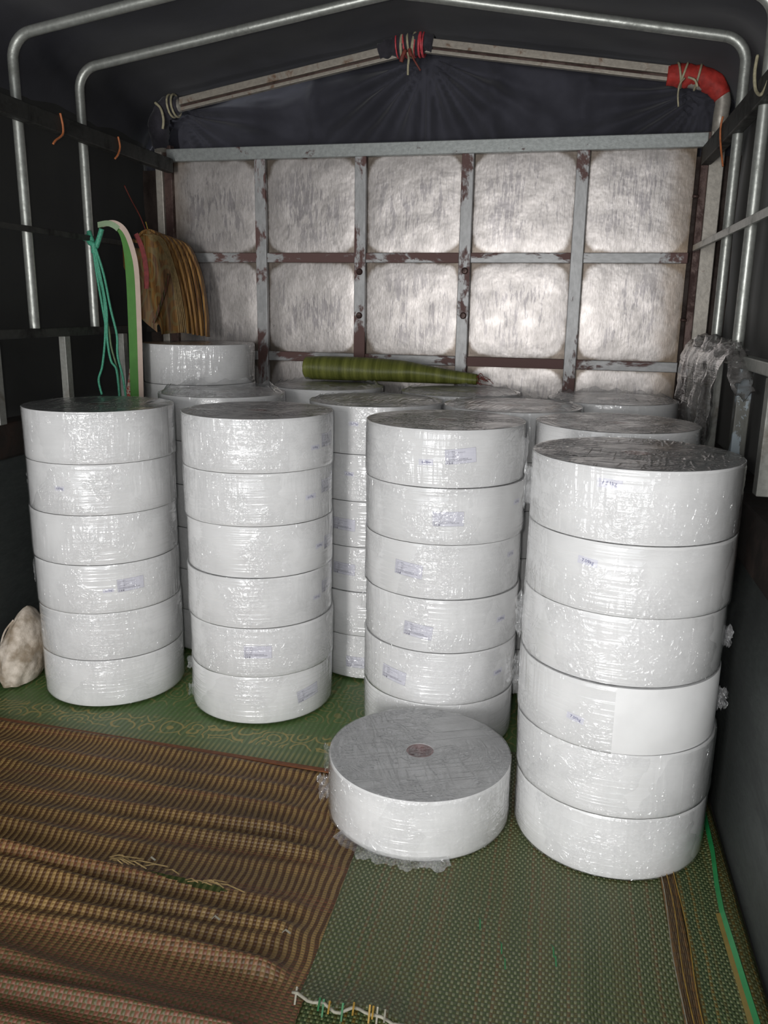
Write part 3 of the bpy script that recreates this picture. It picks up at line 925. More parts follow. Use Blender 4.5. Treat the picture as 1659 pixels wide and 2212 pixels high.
LW, LH = 0.088, 0.0415
PV, PF = [], []
def padd(vs, fs):
    b = len(PV)
    PV.extend(vs); PF.extend(tuple(i + b for i in q) for q in fs)
col1 = ['Product Name', 'Model', 'Batch', 'Size', 'Product Length', 'Date']
col2 = ['PFE99', 'PP Meltblown Nonwoven', '25gsm', '175mm 3 inch', '1000 M', '2020']
for i_, (a, b) in enumerate(zip(col1, col2)):
    yl = 0.0135 - i_ * 0.0036
    padd(*text_geo(a, 0.0036, -LW / 2 + 0.003, yl)); padd(*text_geo(b, 0.0036, -LW / 2 + 0.0195, yl))
padd(*text_geo('Remark: Meltblown nonwoven fabric roll', 0.0036, -LW / 2 + 0.003, -0.0088, 0.00012))
padd(*text_geo('Storage: keep dry, ventilated and away from light', 0.0036, -LW / 2 + 0.003, -0.0124, 0.00012))
for i_ in range(3):                                   # three round marks
    cx, cy = -LW / 2 + 0.0055 + i_ * 0.0066, -0.0168
    n = 18
    for r1, r2 in ((0.0027, 0.0021), (0.0012 + 0.0004 * i_, 0.0)):
        ring = [(cx + r1 * math.cos(2 * PI * k / n), cy + r1 * math.sin(2 * PI * k / n)) for k in range(n)]
        inn = [(cx + r2 * math.cos(2 * PI * k / n), cy + r2 * math.sin(2 * PI * k / n)) for k in range(n)]
        padd(ring + inn, [(k, (k + 1) % n, n + (k + 1) % n, n + k) for k in range(n)])
def frame_strip(x0, y0, x1, y1, m=16):
    vs = []; fs = []
    for k in range(m + 1):
        t = k / m
        if abs(x1 - x0) > abs(y1 - y0): vs += [(x0 + (x1 - x0) * t, y0), (x0 + (x1 - x0) * t, y1)]
        else: vs += [(x0, y0 + (y1 - y0) * t), (x1, y0 + (y1 - y0) * t)]
    fs = [(2 * k, 2 * k + 2, 2 * k + 3, 2 * k + 1) for k in range(m)]
    padd(vs, fs)
w_ = 0.0005
frame_strip(-LW / 2, LH / 2 - w_, LW / 2, LH / 2); frame_strip(-LW / 2, -LH / 2, LW / 2, -LH / 2 + w_)
frame_strip(LW / 2 - w_, -LH / 2, LW / 2, LH / 2); frame_strip(-LW / 2, -LH / 2, -LW / 2 + w_, LH / 2)

def bend_pts(vs, th, z0, r, tilt):
    c, s = math.cos(tilt), math.sin(tilt)
    out = []
    for x, y in vs:
        X, Y = x * c - y * s, x * s + y * c
        a = th + X / r
        out.append((r * math.cos(a), r * math.sin(a), z0 + Y))
    return out

def paper(name, w, h, th, z0, r, tilt, parent):
    m = 14
    vs = []
    for k in range(m + 1):
        x = -w / 2 + w * k / m
        vs += [(x, -h / 2), (x, h / 2)]
    fs = [(2 * k, 2 * k + 2, 2 * k + 3, 2 * k + 1) for k in range(m)]
    return MB().add(bend_pts(vs, th, z0, r, tilt), fs).build(name, M['paper'], parent, smooth=True)

def add_label(root, th_deg, z, tilt=0.0):
    th = math.radians(th_deg) - root.rotation_euler.z
    p = paper('paper_label', LW, LH, th, z, 0.2364, math.radians(tilt), root)
    MB().add(bend_pts(PV, th, z, 0.23648, math.radians(tilt)), PF).build('label_print', M['ink'], p)

def add_slip(root, th_deg, z, txt, w=0.042, h=0.016, tilt=0.0):
    th = math.radians(th_deg) - root.rotation_euler.z
    p = paper('weight_slip', w, h, th, z, 0.2364, math.radians(tilt), root)
    vs, fs = text_geo(txt, h * 0.62, -w * 0.30, -h * 0.18, 0.0001)
    MB().add(bend_pts(vs, th, z, 0.23648, math.radians(tilt)), fs).build('handwriting', M['blueink'], p)

ORD = {6: ['bottom', 'fifth', 'fourth', 'third', 'second', 'top'], 7: ['bottom', 'sixth', 'fifth', 'fourth', 'third', 'second', 'top']}
STACKS = [
    ('A', -1.480, 2.489, 6, 'of the leftmost front stack'),
    ('B', -0.933, 2.499, 6, 'of the second front stack from the left'),
    ('C', -0.324, 2.456, 6, 'of the middle stack behind the lone roll'),
    ('D', 0.184, 1.998, 6, 'of the big stack at right nearest the camera'),
    ('E', -0.640, 2.915, 6, 'of the stack seen between second and middle stacks'),
    ('M', -1.262, 3.000, 6, 'of the stack behind the two left front stacks'),
    ('F', -0.155, 2.915, 6, 'of the stack directly behind the middle stack'),
    ('G', 0.170, 2.545, 6, 'of the stack directly behind the big right stack'),
    ('N', -0.957, 3.405, 6, 'of the back stack under the green mat roll'),
    ('P', -0.391, 3.345, 6, 'of the back stack at the green mat frayed end'),
    ('Q', 0.195, 3.255, 6, 'of the back stack in the right corner'),
    ('T', -1.530, 3.405, 7, 'of the tallest stack in the back left corner'),
]
rng = random.Random(5)
ROLL = {}
proto = None
def new_roll(x, y, z, rz, fm, label, group='shrink-wrapped fabric rolls in stacks'):
    root = empty('fabric_roll', (x, y, z), rz)
    tag(root, label, 'fabric roll', group)
    inst('roll_body', body_me, root)
    inst('core_tube', core_me, root)
    inst('plastic_wrap', fm, root)
    return root

for key, sx, sy, n, desc in STACKS:
    for k in range(n):
        j = 0.0034 if key in 'ABCDE' else 0.002
        px, py = sx + rng.uniform(-j, j), sy + rng.uniform(-j, j)
        rz = rng.uniform(-PI, PI)
        fm = FILMS[rng.randrange(len(FILMS))]
        lab = '%s white roll %s' % (ORD[n][k] if ORD[n][k] in ('top', 'bottom') else ORD[n][k] + ' from top', desc)
        if key == 'D' and k == 2:
            fm = FILM_BARE; rz = 0.0
            lab = 'white roll half bare of film, fourth of the big stack at right nearest the camera'
        ROLL[key + str(n - k)] = new_roll(px, py, k * PITCH_Z, rz, fm, lab)
        sc_ = rng.uniform(0.984, 1.0)
        ROLL[key + str(n - k)].scale = (sc_, sc_, 1.0)
ROLL['S'] = new_roll(-0.300, 1.957, 0.0, 0.4, FILMS[3], 'lone white plastic-wrapped roll on the floor mats showing a red brown core', None)

LABELS = [('A4', -43.5, .4143, 2), ('B1', -4.5, .892, 0), ('B2', -3.5, .747, 0), ('B3', -0.5, .562, 0), ('B4', -3.0, .418, 0), ('B5', -73.8, .2465, -1), ('B6', -31.5, .0755, 7),
          ('E3', -104.7, .5637, -2), ('E4', -104.6, .4038, -2), ('E6', -91.8, .060, 0), ('C1', -71.4, .900, 5), ('C2', -79.7, .7235, 1), ('C3', -106.2, .5668, -5), ('C4', -98.9, .387, -6), ('C5', -117.0, .2333, -6)]
SLIPS = [('A2', -93.8, .732, '6.83kg', .034, .014, 0), ('A4', -60.9, .4008, '6.75kg', .034, .013, 3), ('B1', -23, .8754, '6.80kg', .04, .014, 0), ('B2', -27.3, .7243, '6.87kg', .045, .015, 3), ('B3', -17.7, .5605, '6.84kg', .045, .015, 3), ('B4', -20.4, .393, '6.81kg', .04, .014, 0),
         ('E1', -96, .913, '6.83kg', .034, .015, -2), ('E2', -100.2, .742, '6.78kg', .036, .015, -3), ('C1', -94.9, .8804, '6.78kg', .041, .016, 2), ('C2', -20.9, .7526, '6.86kg', .04, .016, 0), ('C3', -23.9, .598, '6.91kg', .04, .016, 0), ('C4', -34, .409, '6.80kg', .04, .016, 2), ('C5', -33.5, .240, '6.85kg', .042, .016, 4),
         ('D1', -107, .9377, '6.51kg', .054, .0195, -1), ('D2', -115.6, .761, '7.09kg', .046, .0175, -6), ('D4', -115.4, .3897, '7.00kg', .042, .0165, -8)]
for k, th, z, tl in LABELS:
    r = ROLL[k]; add_label(r, th, z - r.location.z, tl)
for k, th, z, tx, w, h, tl in SLIPS:
    r = ROLL[k]; add_slip(r, th, z - r.location.z, tx, w, h, tl)

# overlapping film ends on the rolls that show them
def lap(key, th_deg, which):
    r = ROLL[key]
    inst('film_lap', LAPS[which], r, (0, 0, 0), (0, 0, math.radians(th_deg) - r.rotation_euler.z))
for key, th, w in (('B1', -95, 0), ('B2', -100, 1), ('B4', -40, 0), ('A1', -60, 1), ('A2', -85, 2), ('A5', -80, 1), ('A6', -60, 2), ('C1', -150, 2), ('C2', -110, 1), ('C3', -70, 0), ('C4', -80, 2), ('C5', -75, 0),
                   ('D1', -60, 1), ('D2', -70, 0), ('D3', -85, 1), ('D5', -110, 2), ('D5', -35, 0), ('D6', -85, 1), ('B5', -70, 1), ('B6', -90, 2), ('S', -70, 0), ('S', -130, 1)):
    lap(key, th, w)

# loose film sticking out
def loose(key, th_deg, z, w, h, seed, amp=0.012, turn=0.0, out=0.243, mat='loose_film'):
    r = ROLL[key]
    a = math.radians(th_deg) - r.rotation_euler.z
    flap('loose_film', w, h, seed, amp, M[mat], r, (out * math.cos(a), out * math.sin(a), z), (0, 0, a + turn))
loose('A2', -165, 0.09, 0.030, 0.12, 1.0, 0.006)
loose('A3', -168, 0.08, 0.032, 0.10, 2.0, 0.006)
loose('A4', -160, 0.08, 0.024, 0.10, 3.0, 0.005)
loose('B6', -150, 0.04, 0.03, 0.05, 4.0)
loose('B6', -160, 0.12, 0.03, 0.05, 5.0)
loose('C1', -12, 0.08, 0.034, 0.11, 6.0, 0.008)
loose('C4', -170, 0.08, 0.03, 0.10, 7.0, 0.008)
loose('C5', -25, 0.08, 0.036, 0.11, 8.0, 0.010)
loose('D1', 186, 0.075, 0.034, 0.11, 9.0, 0.010)
loose('D3', 190, 0.08, 0.040, 0.12, 10.0, 0.012)
loose('D4', 188, 0.08, 0.030, 0.12, 11.0, 0.012)
loose('D4', -8, 0.07, 0.045, 0.07, 12.0, 0.016, 0.3)
loose('D3', -6, 0.06, 0.04, 0.06, 13.0, 0.015, 0.3)
loose('S', 183, 0.115, 0.035, 0.085, 14.0, 0.008, 0, 0.246)
loose('S', 190, 0.045, 0.05, 0.075, 15.0, 0.010, 0.2, 0.25)
# ruffled film standing up round the lids of the rolls at the back
def ruffle(key, hgt, seed):
    def fn(u, v):
        a = 2 * PI * u
        ca, sa = math.cos(a), math.sin(a)
        w = 0.45 + 0.9 * abs(fbm(ca * 2.5 + seed, sa * 2.5, seed, 4))
        r = 0.236 - 0.030 * v + 0.006 * fbm(ca * 9, sa * 9, v * 3 + seed, 3) - 0.004
        return (min(r, 0.238) * ca, min(r, 0.238) * sa, 0.157 + hgt * w * v)
    MB().grid(140, 6, fn).build('film_ruffle', M['loose_film'], ROLL[key], smooth=True, uv=lambda co: (math.atan2(co.y, co.x) * 0.238, co.z))
for key, hg, sd in (('M1', 0.040, 1.0), ('N1', 0.026, 2.0), ('P1', 0.024, 3.0), ('Q1', 0.030, 4.0), ('F1', 0.022, 5.0), ('E1', 0.018, 6.0)):
    ruffle(key, hg, sd)
sk = MB().grid(60, 10, lambda u, v: ((0.237 + 0.05 * v * (0.5 + abs(fbm(u * 5, 3, 0)))) * math.cos(-2.35 + u * 1.25 - 0.4), (0.237 + 0.05 * v * (0.5 + abs(fbm(u * 5, 3, 0)))) * math.sin(-2.35 + u * 1.25 - 0.4), 0.008 * (1 - v) + 0.002 + 0.004 * abs(fbm(u * 8, v * 3, 2))))
o_ = sk.build('film_skirt', M['loose_film'], ROLL['S'], smooth=True, uv=lambda co: (co.x, co.y))

# ================================================================== LOOSE THINGS
def smooth_path(pts, n=6):
    """Catmull-Rom through pts"""
    P = [Vector(p) for p in pts]
    out = []
    for i in range(len(P) - 1):
        p0, p1, p2, p3 = P[max(i - 1, 0)], P[i], P[i + 1], P[min(i + 2, len(P) - 1)]
        for k in range(n):
            t = k / n
            out.append(0.5 * ((2 * p1) + (p2 - p0) * t + (2 * p0 - 5 * p1 + 4 * p2 - p3) * t * t + (3 * p1 - p0 - 3 * p2 + p3) * t ** 3))
    out.append(P[-1])
    return out

# white sack squeezed between the sideboard and the left stack
sk = empty('white_sack', (-1.797, 2.405, 0)); tag(sk, 'slumped white sack on the floor left of the leftmost stack', 'sack')
def f_sack(u, v):
    a = 2 * PI * u
    t = v
    pr = max(0.0, math.sin(PI * (0.24 + 0.76 * t))) ** 0.65
    wx = 0.062 * pr
    wy = 0.11 * pr
    cr = 1 + 0.10 * fbm(math.cos(a) * 2.2, math.sin(a) * 2.2, t * 5, 4)
    return (wx * math.cos(a) * cr + 0.022 * t, wy * math.sin(a) * cr + 0.03 * t, t * 0.26)
MB().grid(64, 40, f_sack).build('sack_body', M['sack'], sk, smooth=True)
MB().tube(smooth_path([(-0.044, -0.02, 0.012), (-0.058, -0.02, 0.07), (-0.050, -0.03, 0.13), (-0.026, -0.035, 0.185), (0.004, -0.025, 0.225)]), 0.0035, 6).build('seam', M['sack'], sk, smooth=True)

# folded straw mats slung over the middle rail in the back left corner
fm_ = empty('folded_straw_mats', (-1.79, 3.60, 1.15)); tag(fm_, 'folded gold straw mats hung over the rail in the back left corner', 'folded mats')
arch = [(-0.066, 0.10), (-0.070, 0.28), (-0.068, 0.385), (-0.040, 0.438), (0.005, 0.452), (0.045, 0.425), (0.085, 0.345), (0.11, 0.24), (0.125, 0.12), (0.13, 0.02)]
for k in range(6):
    y0 = -0.075 + 0.024 * k
    off = 0.012 * k
    pts = smooth_path([(x * (1 + 0.03 * k) + (0.010 * k if x > 0.02 else 0), y0 + 0.01 * math.sin(z * 9 + k), z - 0.004 * k) for x, z in arch], 5)
    MB().ribbon(pts, (0, 1, 0), 0.027, 0.010).build('mat_layer', M['goldplain'], fm_, smooth=False)
def f_face(u, v):
    # the front fold closes the bundle toward the tailgate
    i = min(len(arch) - 1.001, u * (len(arch) - 1))
    k = int(i); t = i - k
    ax = arch[k][0] * (1 - t) + arch[k + 1][0] * t; az = arch[k][1] * (1 - t) + arch[k + 1][1] * t
    cx, cz = 0.03, 0.01
    x = cx + (ax - cx) * (1 - v * 0.9); z = cz + (az - cz) * (1 - v * 0.9)
    return (x, -0.098 - 0.018 * math.sin(v * 3) + 0.012 * math.sin(x * 60 + z * 10) * (1 - v), z)
MB().grid(50, 24, f_face, -0.008).build('front_fold', M['goldmat'], fm_, smooth=True)
MB().ribbon(smooth_path([(0.100, -0.125, 0.27), (0.085, -0.135, 0.20), (0.055, -0.135, 0.13), (0.02, -0.132, 0.06)]), (1, 0, 0.4), 0.012, 0.006).build('fold_edge', M['brownmat'], fm_)
o_ = MB()
for k in range(5):
    o_.tube(smooth_path([(-0.02 + 0.012 * k, -0.112, 0.435), (0.06 + 0.006 * k, -0.115, 0.40), (0.106 + 0.006 * k, -0.11, 0.26), (0.122 + 0.008 * k, -0.105, 0.10), (0.126 + 0.009 * k, -0.105, 0.02)]), 0.0022, 6)
o_.build('edge_straws', M['straw'], fm_, smooth=True)
MB().box((-0.135, -0.10, 0.28), (-0.074, 0.03, 0.42)).build('rolled_end', M['goldplain'], fm_, bevel=0.02)

# strap of folded banner cloth tied to the hoop leg
bs = empty('banner_strap', (-1.76, 3.15, 1.58)); tag(bs, 'green and white band draped from the hoop, hanging beside the gold mats', 'strap')
def loc_(pts, b): return [(p[0] - b[0], p[1] - b[1], p[2] - b[2]) for p in pts]
B0 = (-1.76, 3.15, 1.58)
pa = smooth_path([(-1.815, 3.14, 1.585), (-1.765, 3.14, 1.590), (-1.722, 3.14, 1.562), (-1.697, 3.14, 1.49), (-1.688, 3.14, 1.395), (-1.690, 3.14, 1.20), (-1.694, 3.14, 1.05), (-1.698, 3.14, 0.90)], 6)
npt = len(pa)
wd = [Vector((1, 0.0, 0)) if k > 14 else Vector((0.35 + 0.65 * k / 14, 0.2 * (1 - k / 14), 0.9 * (1 - k / 14))) for k in range(npt)]
wdt = [0.014 + 0.032 * sm(8, 24, k) for k in range(npt)]
MB().ribbon(loc_(pa, B0), wd, wdt, 0.002).build('green_band', M['greenband'], bs)
pb = [p + w * 0.0 + Vector((0.020 + 0.008 * sm(8, 24, k), -0.006, 0.006 * (1 - sm(8, 20, k)))) for k, (p, w) in enumerate(zip(pa, wd))]
MB().ribbon(loc_(pb, B0), wd, 0.021, 0.002).build('white_band', M['pinkband'], bs)
MB().ribbon(loc_(pa[:12], (B0[0], B0[1] + 0.008, B0[2] - 0.004)), wd[:12], 0.022, 0.002).build('pale_end', M['palegreen'], bs)
pc = smooth_path([(-1.700, 3.16, 1.18), (-1.712, 3.155, 1.05), (-1.722, 3.15, 0.94), (-1.726, 3.15, 0.90)], 6)
MB().ribbon(loc_(pc, B0), (1, 0, 0), [0.004 + 0.003 * k for k in range(len(pc))], 0.002).build('printed_band', M['printband'], bs)
pd = smooth_path([(-1.665, 3.18, 1.56), (-1.640, 3.18, 1.50), (-1.628, 3.18, 1.42), (-1.632, 3.18, 1.35)], 6)
MB().ribbon(loc_([p + Vector((-0.015, 0.0, 0)) for p in pd], B0), (1, 0, 0.3), 0.020, 0.002).build('red_band', M['redband'], bs)

# teal rope knotted round the hoop leg
tr = empty('teal_rope', (-1.80, 3.085, 1.53)); tag(tr, 'teal rope knotted round the hoop leg, its ends hanging down', 'rope')
T0 = (-1.80, 3.085, 1.53)
kn = MB()
kn.tube(loc_([(-1.848 + 0.024 * math.cos(a), 3.12 + 0.026 * math.sin(a), 1.535 + 0.004 * math.sin(2 * a)) for a in [2 * PI * k / 20 for k in range(21)]], T0), 0.006, 8)
kn.tube(loc_(smooth_path([(-1.83, 3.09, 1.56), (-1.815, 3.08, 1.53), (-1.80, 3.078, 1.50), (-1.785, 3.08, 1.53), (-1.772, 3.085, 1.57)]), T0), 0.010, 8)
kn.tube(loc_(smooth_path([(-1.838, 3.09, 1.545), (-1.82, 3.075, 1.52), (-1.802, 3.07, 1.51), (-1.805, 3.075, 1.48)]), T0), 0.011, 8)
kn.build('knot', M['teal'], tr, smooth=True)
for mt, pts in (('teal', [(-1.803, 3.075, 1.50), (-1.795, 3.075, 1.42), (-1.778, 3.08, 1.31), (-1.782, 3.08, 1.175), (-1.806, 3.085, 1.05), (-1.83, 3.09, 0.99), (-1.826, 3.10, 0.93)]),
                ('teal', [(-1.800, 3.07, 1.50), (-1.785, 3.075, 1.40), (-1.770, 3.08, 1.27), (-1.775, 3.08, 1.16), (-1.765, 3.08, 1.07), (-1.748, 3.09, 1.03), (-1.742, 3.09, 0.91)]),
                ('teal', [(-1.795, 3.07, 1.50), (-1.770, 3.075, 1.40), (-1.752, 3.08, 1.27), (-1.735, 3.085, 1.17), (-1.737, 3.085, 1.09), (-1.722, 3.09, 1.00), (-1.718, 3.10, 0.90)]),
                ('teal', [(-1.806, 3.07, 1.50), (-1.80, 3.08, 1.38), (-1.785, 3.085, 1.24), (-1.780, 3.085, 1.20)]),
                ('olive_rope', [(-1.808, 3.08, 1.50), (-1.804, 3.09, 1.42), (-1.795, 3.09, 1.30), (-1.772, 3.09, 1.20), (-1.765, 3.09, 1.12), (-1.75, 3.1, 1.03), (-1.742, 3.1, 0.92)])):
    MB().tube(loc_(smooth_path(pts), T0), 0.0048 if mt == 'teal' else 0.004, 7).build('strand', M[mt], tr, smooth=True)

# green rolled mat lying across the back row
rm = empty('rolled_green_mat', (-0.735, 3.60, 0.975)); tag(rm, 'rolled olive green mat lying on the back row of stacks', 'rolled mat')
cpts = [(-0.372, 0.0, 0.052), (-0.30, 0.0, 0.053), (-0.15, 0.0, 0.053), (0.0, 0.0, 0.050), (0.08, -0.002, 0.047), (0.16, -0.004, 0.041), (0.24, -0.006, 0.034), (0.32, -0.008, 0.028), (0.385, -0.010, 0.024)]
pth = smooth_path(cpts, 5)
rad = [p.z - 0.001 for p in pth]
mbr = MB()
vs = []; fs = []; nn = 28
for i, p in enumerate(pth):
    for k in range(nn):
        a = 2 * PI * k / nn
        w = 1 + 0.035 * math.sin(3 * a + i * 0.25) + 0.02 * fbm(i * 0.4, math.cos(a) * 2, math.sin(a) * 2)
        vs.append((p.x, p.y + rad[i] * 1.25 * math.cos(a) * w, p.z + rad[i] * math.sin(a) * min(w, 1.0)))
for i in range(len(pth) - 1):
    for k in range(nn):
        fs.append((i * nn + k, i * nn + (k + 1) % nn, (i + 1) * nn + (k + 1) % nn, (i + 1) * nn + k))
mbr.add(vs, fs).build('rolled_sheet', M['olivemat'], rm, smooth=True)
def spiral(x, r0, zc, sgn):
    pts = []
    for k in range(46):
        a = k * 0.42
        r = r0 * (1 - k / 52)
        pts.append((x + 0.002 * sgn, r * 1.22 * math.cos(a), zc + r * math.sin(a)))
    return pts
MB().ribbon(spiral(-0.371, 0.048, 0.051, -1), (1, 0, 0), 0.012, 0.003).build('spiral_end', M['olivemat'], rm)
MB().ribbon(spiral(0.382, 0.021, 0.023, 1), (1, 0, 0), 0.012, 0.003).build('spiral_end', M['olivemat'], rm)
fr = MB()
for k in range(14):
    z = 0.008 + 0.03 * rng.random(); L_ = rng.uniform(0.02, 0.075); c_ = rng.uniform(-0.01, 0.03)
    fr.tube(smooth_path([(0.383, -0.03 + 0.04 * rng.random(), z), (0.383 + L_ * 0.5, -0.03, z + c_), (0.383 + L_, -0.035 + 0.03 * rng.random(), max(0.002, z - 0.02 * rng.random()))], 4), 0.0012, 5)
fr.build('frayed_straws', M['brownrope'], rm)

# wraps and ties on the gable frame
def ring_pts(c, ax, r, n=16, ph=0.0, sx=1.0):
    ax = Vector(ax).normalized()
    e1 = ax.orthogonal().normalized(); e2 = ax.cross(e1)
    return [Vector(c) + e1 * r * sx * math.cos(2 * PI * k / n + ph) + e2 * r * math.sin(2 * PI * k / n + ph) for k in range(n + 1)]

def at_back(x, y, z):              # bulkhead frame -> bed frame
    c, s = math.cos(BH), math.sin(BH)
    return Vector((x * c - y * s, YB + x * s + y * c, z))

aw = empty('apex_wrap', at_back(-0.71, 0, 2.345)); aw.rotation_euler = (0, 0, BH); tag(aw, 'dark cloth bound round the roof peak with red and beige twine', 'cloth wrap')
def bag(pts, rads, name, m, root, seed, amp=0.12):
    pp = smooth_path(pts, 8)
    nn = 24
    vs = []; fs = []
    N = len(pp)
    for i, p in enumerate(pp):
        t = (pp[min(i + 1, N - 1)] - pp[max(i - 1, 0)]).normalized()
        e1 = Vector((0, 1, 0)); e1 = (e1 - t * e1.dot(t)).normalized(); e2 = t.cross(e1)
        f = i / (N - 1) * (len(rads) - 1); k0 = min(int(f), len(rads) - 2); r = rads[k0] + (rads[k0 + 1] - rads[k0]) * (f - k0)
        for k in range(nn):
            a = 2 * PI * k / nn
            w = 1 + amp * fbm(i * 0.35 + seed, math.cos(a) * 1.5, math.sin(a) * 1.5, 3)
            vs.append(p + (e1 * math.cos(a) + e2 * math.sin(a)) * r * w)
    for i in range(N - 1):
        for k in range(nn):
            fs.append((i * nn + k, i * nn + (k + 1) % nn, (i + 1) * nn + (k + 1) % nn, (i + 1) * nn + k))
    fs.append(tuple(range(nn - 1, -1, -1))); fs.append(tuple((N - 1) * nn + k for k in range(nn)))
    return MB().add(vs, fs).build(name, m, root, smooth=True)
bag([(-0.125, 0, -0.008), (-0.06, 0, 0.008), (0.0, 0, 0.018), (0.055, 0, 0.02), (0.105, 0, 0.012)], [0.030, 0.040, 0.045, 0.045, 0.034], 'cloth', M['wrapcloth'], aw, 1.0, 0.25)
for x, dx, mt, r in ((-0.045, 0.004, 'redrope', 0.0035), (-0.023, -0.004, 'beige', 0.006), (-0.014, 0.012, 'redrope', 0.004), (0.005, 0.010, 'beige', 0.005), (0.028, -0.014, 'beige', 0.007), (0.034, -0.012, 'redrope', 0.004), (0.052, -0.006, 'redrope', 0.005), (0.060, 0.004, 'redrope', 0.004), (0.068, -0.006, 'redrope', 0.004)):
    MB().tube(ring_pts((x, 0, 0.012), (1, 0, dx * 12), 0.047), r, 7).build('twine_loop', M[mt], aw, smooth=True)
for mt, r, pts in (('beige', 0.005, [(0.008, -0.05, -0.03), (0.014, -0.055, -0.055), (0.012, -0.055, -0.085), (0.011, -0.05, -0.115)]),
                   ('brownrope', 0.004, [(0.022, -0.05, -0.03), (0.034, -0.055, -0.055), (0.05, -0.055, -0.08), (0.064, -0.05, -0.10)]),
                   ('brownrope', 0.009, [(-0.002, -0.05, -0.02), (-0.012, -0.055, -0.045), (-0.018, -0.055, -0.065)]),
                   ('brownrope', 0.008, [(0.016, -0.05, -0.018), (0.020, -0.055, -0.034), (0.026, -0.055, -0.045)])):
    MB().tube(smooth_path(pts), r, 7).build('twine_end', M[mt], aw, smooth=True)

rw = empty('red_corner_wrap', at_back(0.47, 0, 2.16)); rw.rotation_euler = (0, 0, BH); tag(rw, 'red cloth bound round the right bend of the gable frame', 'cloth wrap')
bag([(-0.135, 0.004, 0.035), (-0.07, 0.004, 0.032), (-0.01, 0.004, 0.022), (0.045, 0.004, -0.005), (0.078, 0.004, -0.05)], [0.036, 0.042, 0.042, 0.041, 0.034], 'cloth', M['redcloth'], rw, 5.0, 0.16)
for x, z, dx in ((-0.09, 0.034, 0.2), (-0.075, 0.033, -0.3), (-0.02, 0.024, -0.2)):
    MB().tube(ring_pts((x, 0.004, z), (1, 0, dx), 0.0455), 0.0045, 7).build('twine_loop', M['beige'], rw, smooth=True)
MB().tube(smooth_path([(-0.072, -0.045, 0.012), (-0.088, -0.05, -0.01), (-0.092, -0.048, -0.045), (-0.086, -0.045, -0.09)]), 0.0035, 7).build('twine_end', M['beige'], rw, smooth=True)
MB().tube(smooth_path([(-0.06, -0.045, 0.014), (-0.035, -0.05, 0.002), (-0.022, -0.047, -0.022)]), 0.0045, 7).build('twine_end', M['beige'], rw, smooth=True)

lw = empty('dark_corner_wrap', at_back(-1.86, 0, 2.06)); lw.rotation_euler = (0, 0, BH); tag(lw, 'dark cloth tied round the left bend of the gable frame', 'cloth wrap')
bag([(-0.006, 0.006, -0.075), (-0.012, 0.006, -0.01), (-0.008, 0.006, 0.05), (0.035, 0.006, 0.10), (0.09, 0.006, 0.108)], [0.034, 0.044, 0.046, 0.044, 0.034], 'cloth', M['wrapcloth'], lw, 9.0, 0.2)
MB().tube(smooth_path([(0.0, -0.045, 0.11), (0.028, -0.05, 0.085), (0.04, -0.05, 0.04), (0.032, -0.045, 0.0)]), 0.006, 7).build('twine_end', M['beige'], lw, smooth=True)
for x, z in ((0.055, 0.105), (0.075, 0.106)):
    MB().tube(ring_pts((x, 0.006, z), (1, 0, 0.1), 0.047), 0.005, 7).build('twine_loop', M['beige'], lw, smooth=True)

# bent wires on the side rails
def wire(name, label, cat, pts, r, m, group=None):
    b = pts[0]
    root = empty(name, b); tag(root, label, cat, group)
    MB().tube(loc_(smooth_path(pts), b), r, 6).build('wire', M[m], root, smooth=True)
    return root
wire('wire_tie', 'orange wire tie on the left top rail between the two pipe hoop legs', 'wire tie', [(-1.787, 2.88, 1.94), (-1.783, 2.885, 1.90), (-1.784, 2.88, 1.87), (-1.79, 2.845, 1.845), (-1.792, 2.83, 1.83)], 0.004, 'orange')
wire('wire_tie', 'orange wire tie on the left top rail near the back corner', 'wire tie', [(-1.787, 3.28, 1.937), (-1.783, 3.283, 1.90), (-1.786, 3.27, 1.87), (-1.79, 3.25, 1.85)], 0.004, 'orange')
wire('wire_tie', 'orange wire tie on the right top rail beside the gable post', 'wire tie', [(0.488, 3.27, 1.945), (0.484, 3.27, 1.91), (0.488, 3.265, 1.86), (0.50, 3.24, 1.78)], 0.0035, 'orange')
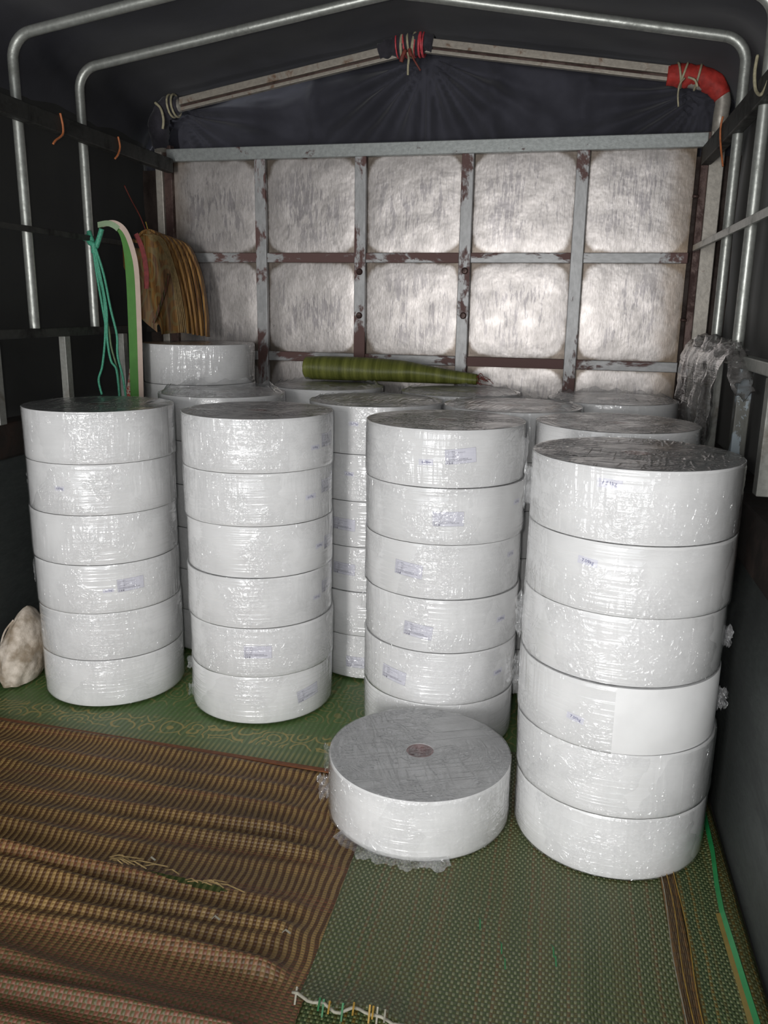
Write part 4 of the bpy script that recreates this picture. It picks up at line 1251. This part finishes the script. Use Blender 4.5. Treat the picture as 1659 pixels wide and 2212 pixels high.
hk = wire('cord_loop', 'pale cord looped on the right top rail at the picture edge', 'cord', [(0.488, 2.76, 2.0), (0.482, 2.74, 1.95), (0.484, 2.71, 1.90), (0.49, 2.66, 1.875), (0.495, 2.62, 1.89), (0.50, 2.58, 1.93)], 0.005, 'beige')
wire('loose_wire', 'dark red wire hanging on the black tarp above the gold mats', 'wire', [(-1.945, 3.60, 1.80), (-1.925, 3.62, 1.74), (-1.905, 3.65, 1.68), (-1.89, 3.67, 1.62)], 0.003, 'redwire')
wire('loose_wire', 'short yellow wire hanging on the black tarp beside the back post', 'wire', [(-1.892, 3.68, 1.655), (-1.886, 3.685, 1.62), (-1.882, 3.69, 1.58)], 0.0022, 'yellowwire')

# dusty film bundle hung over the right lower rail
fb = empty('film_bundle', (0.48, 3.0, 1.16)); tag(fb, 'grey crumpled plastic film hung over the rail in the right corner', 'plastic film')
def f_fb(u, v):
    y = 0.46 - u * 0.86
    fold = math.sin(u * 26 + 2.2 * fbm(u * 4, v * 2, 1)) * (0.35 + 0.65 * u)
    x = -0.012 - 0.020 * sm(0.0, 0.2, v) - 0.013 * fold * sm(0.05, 0.5, v) + 0.008 * fbm(u * 6, v * 5, 3)
    z = 0.03 - v * (0.33 + 0.04 * fbm(u * 5, 2, 0)) + 0.01 * fbm(u * 9, 1, 0)
    if v < 0.06: x = 0.045 - 0.95 * v; z = 0.025 + 0.01 * fbm(u * 12, 0, 0)
    y += (v - 0.2) * 0.10 * u
    return (x, y, z)
MB().grid(90, 44, f_fb).build('hanging_sheet', M['grey_film'], fb, smooth=True, uv=lambda co: (co.y, co.z))
def f_tw(u, v):
    a = 2 * PI * v
    y = 0.30 - u * 0.86
    r = 0.024 + 0.012 * fbm(u * 9, math.cos(a) * 2, math.sin(a) * 2, 4) + 0.008 * math.sin(u * 22)
    return (0.012 + r * math.cos(a), y, 0.022 + 0.016 * fbm(u * 7, 4, 0) - 0.09 * sm(0.75, 1.0, u) + r * math.sin(a))
MB().grid(110, 22, f_tw).build('twisted_edge', M['grey_film'], fb, smooth=True, uv=lambda co: (co.y * 2, co.z * 2))
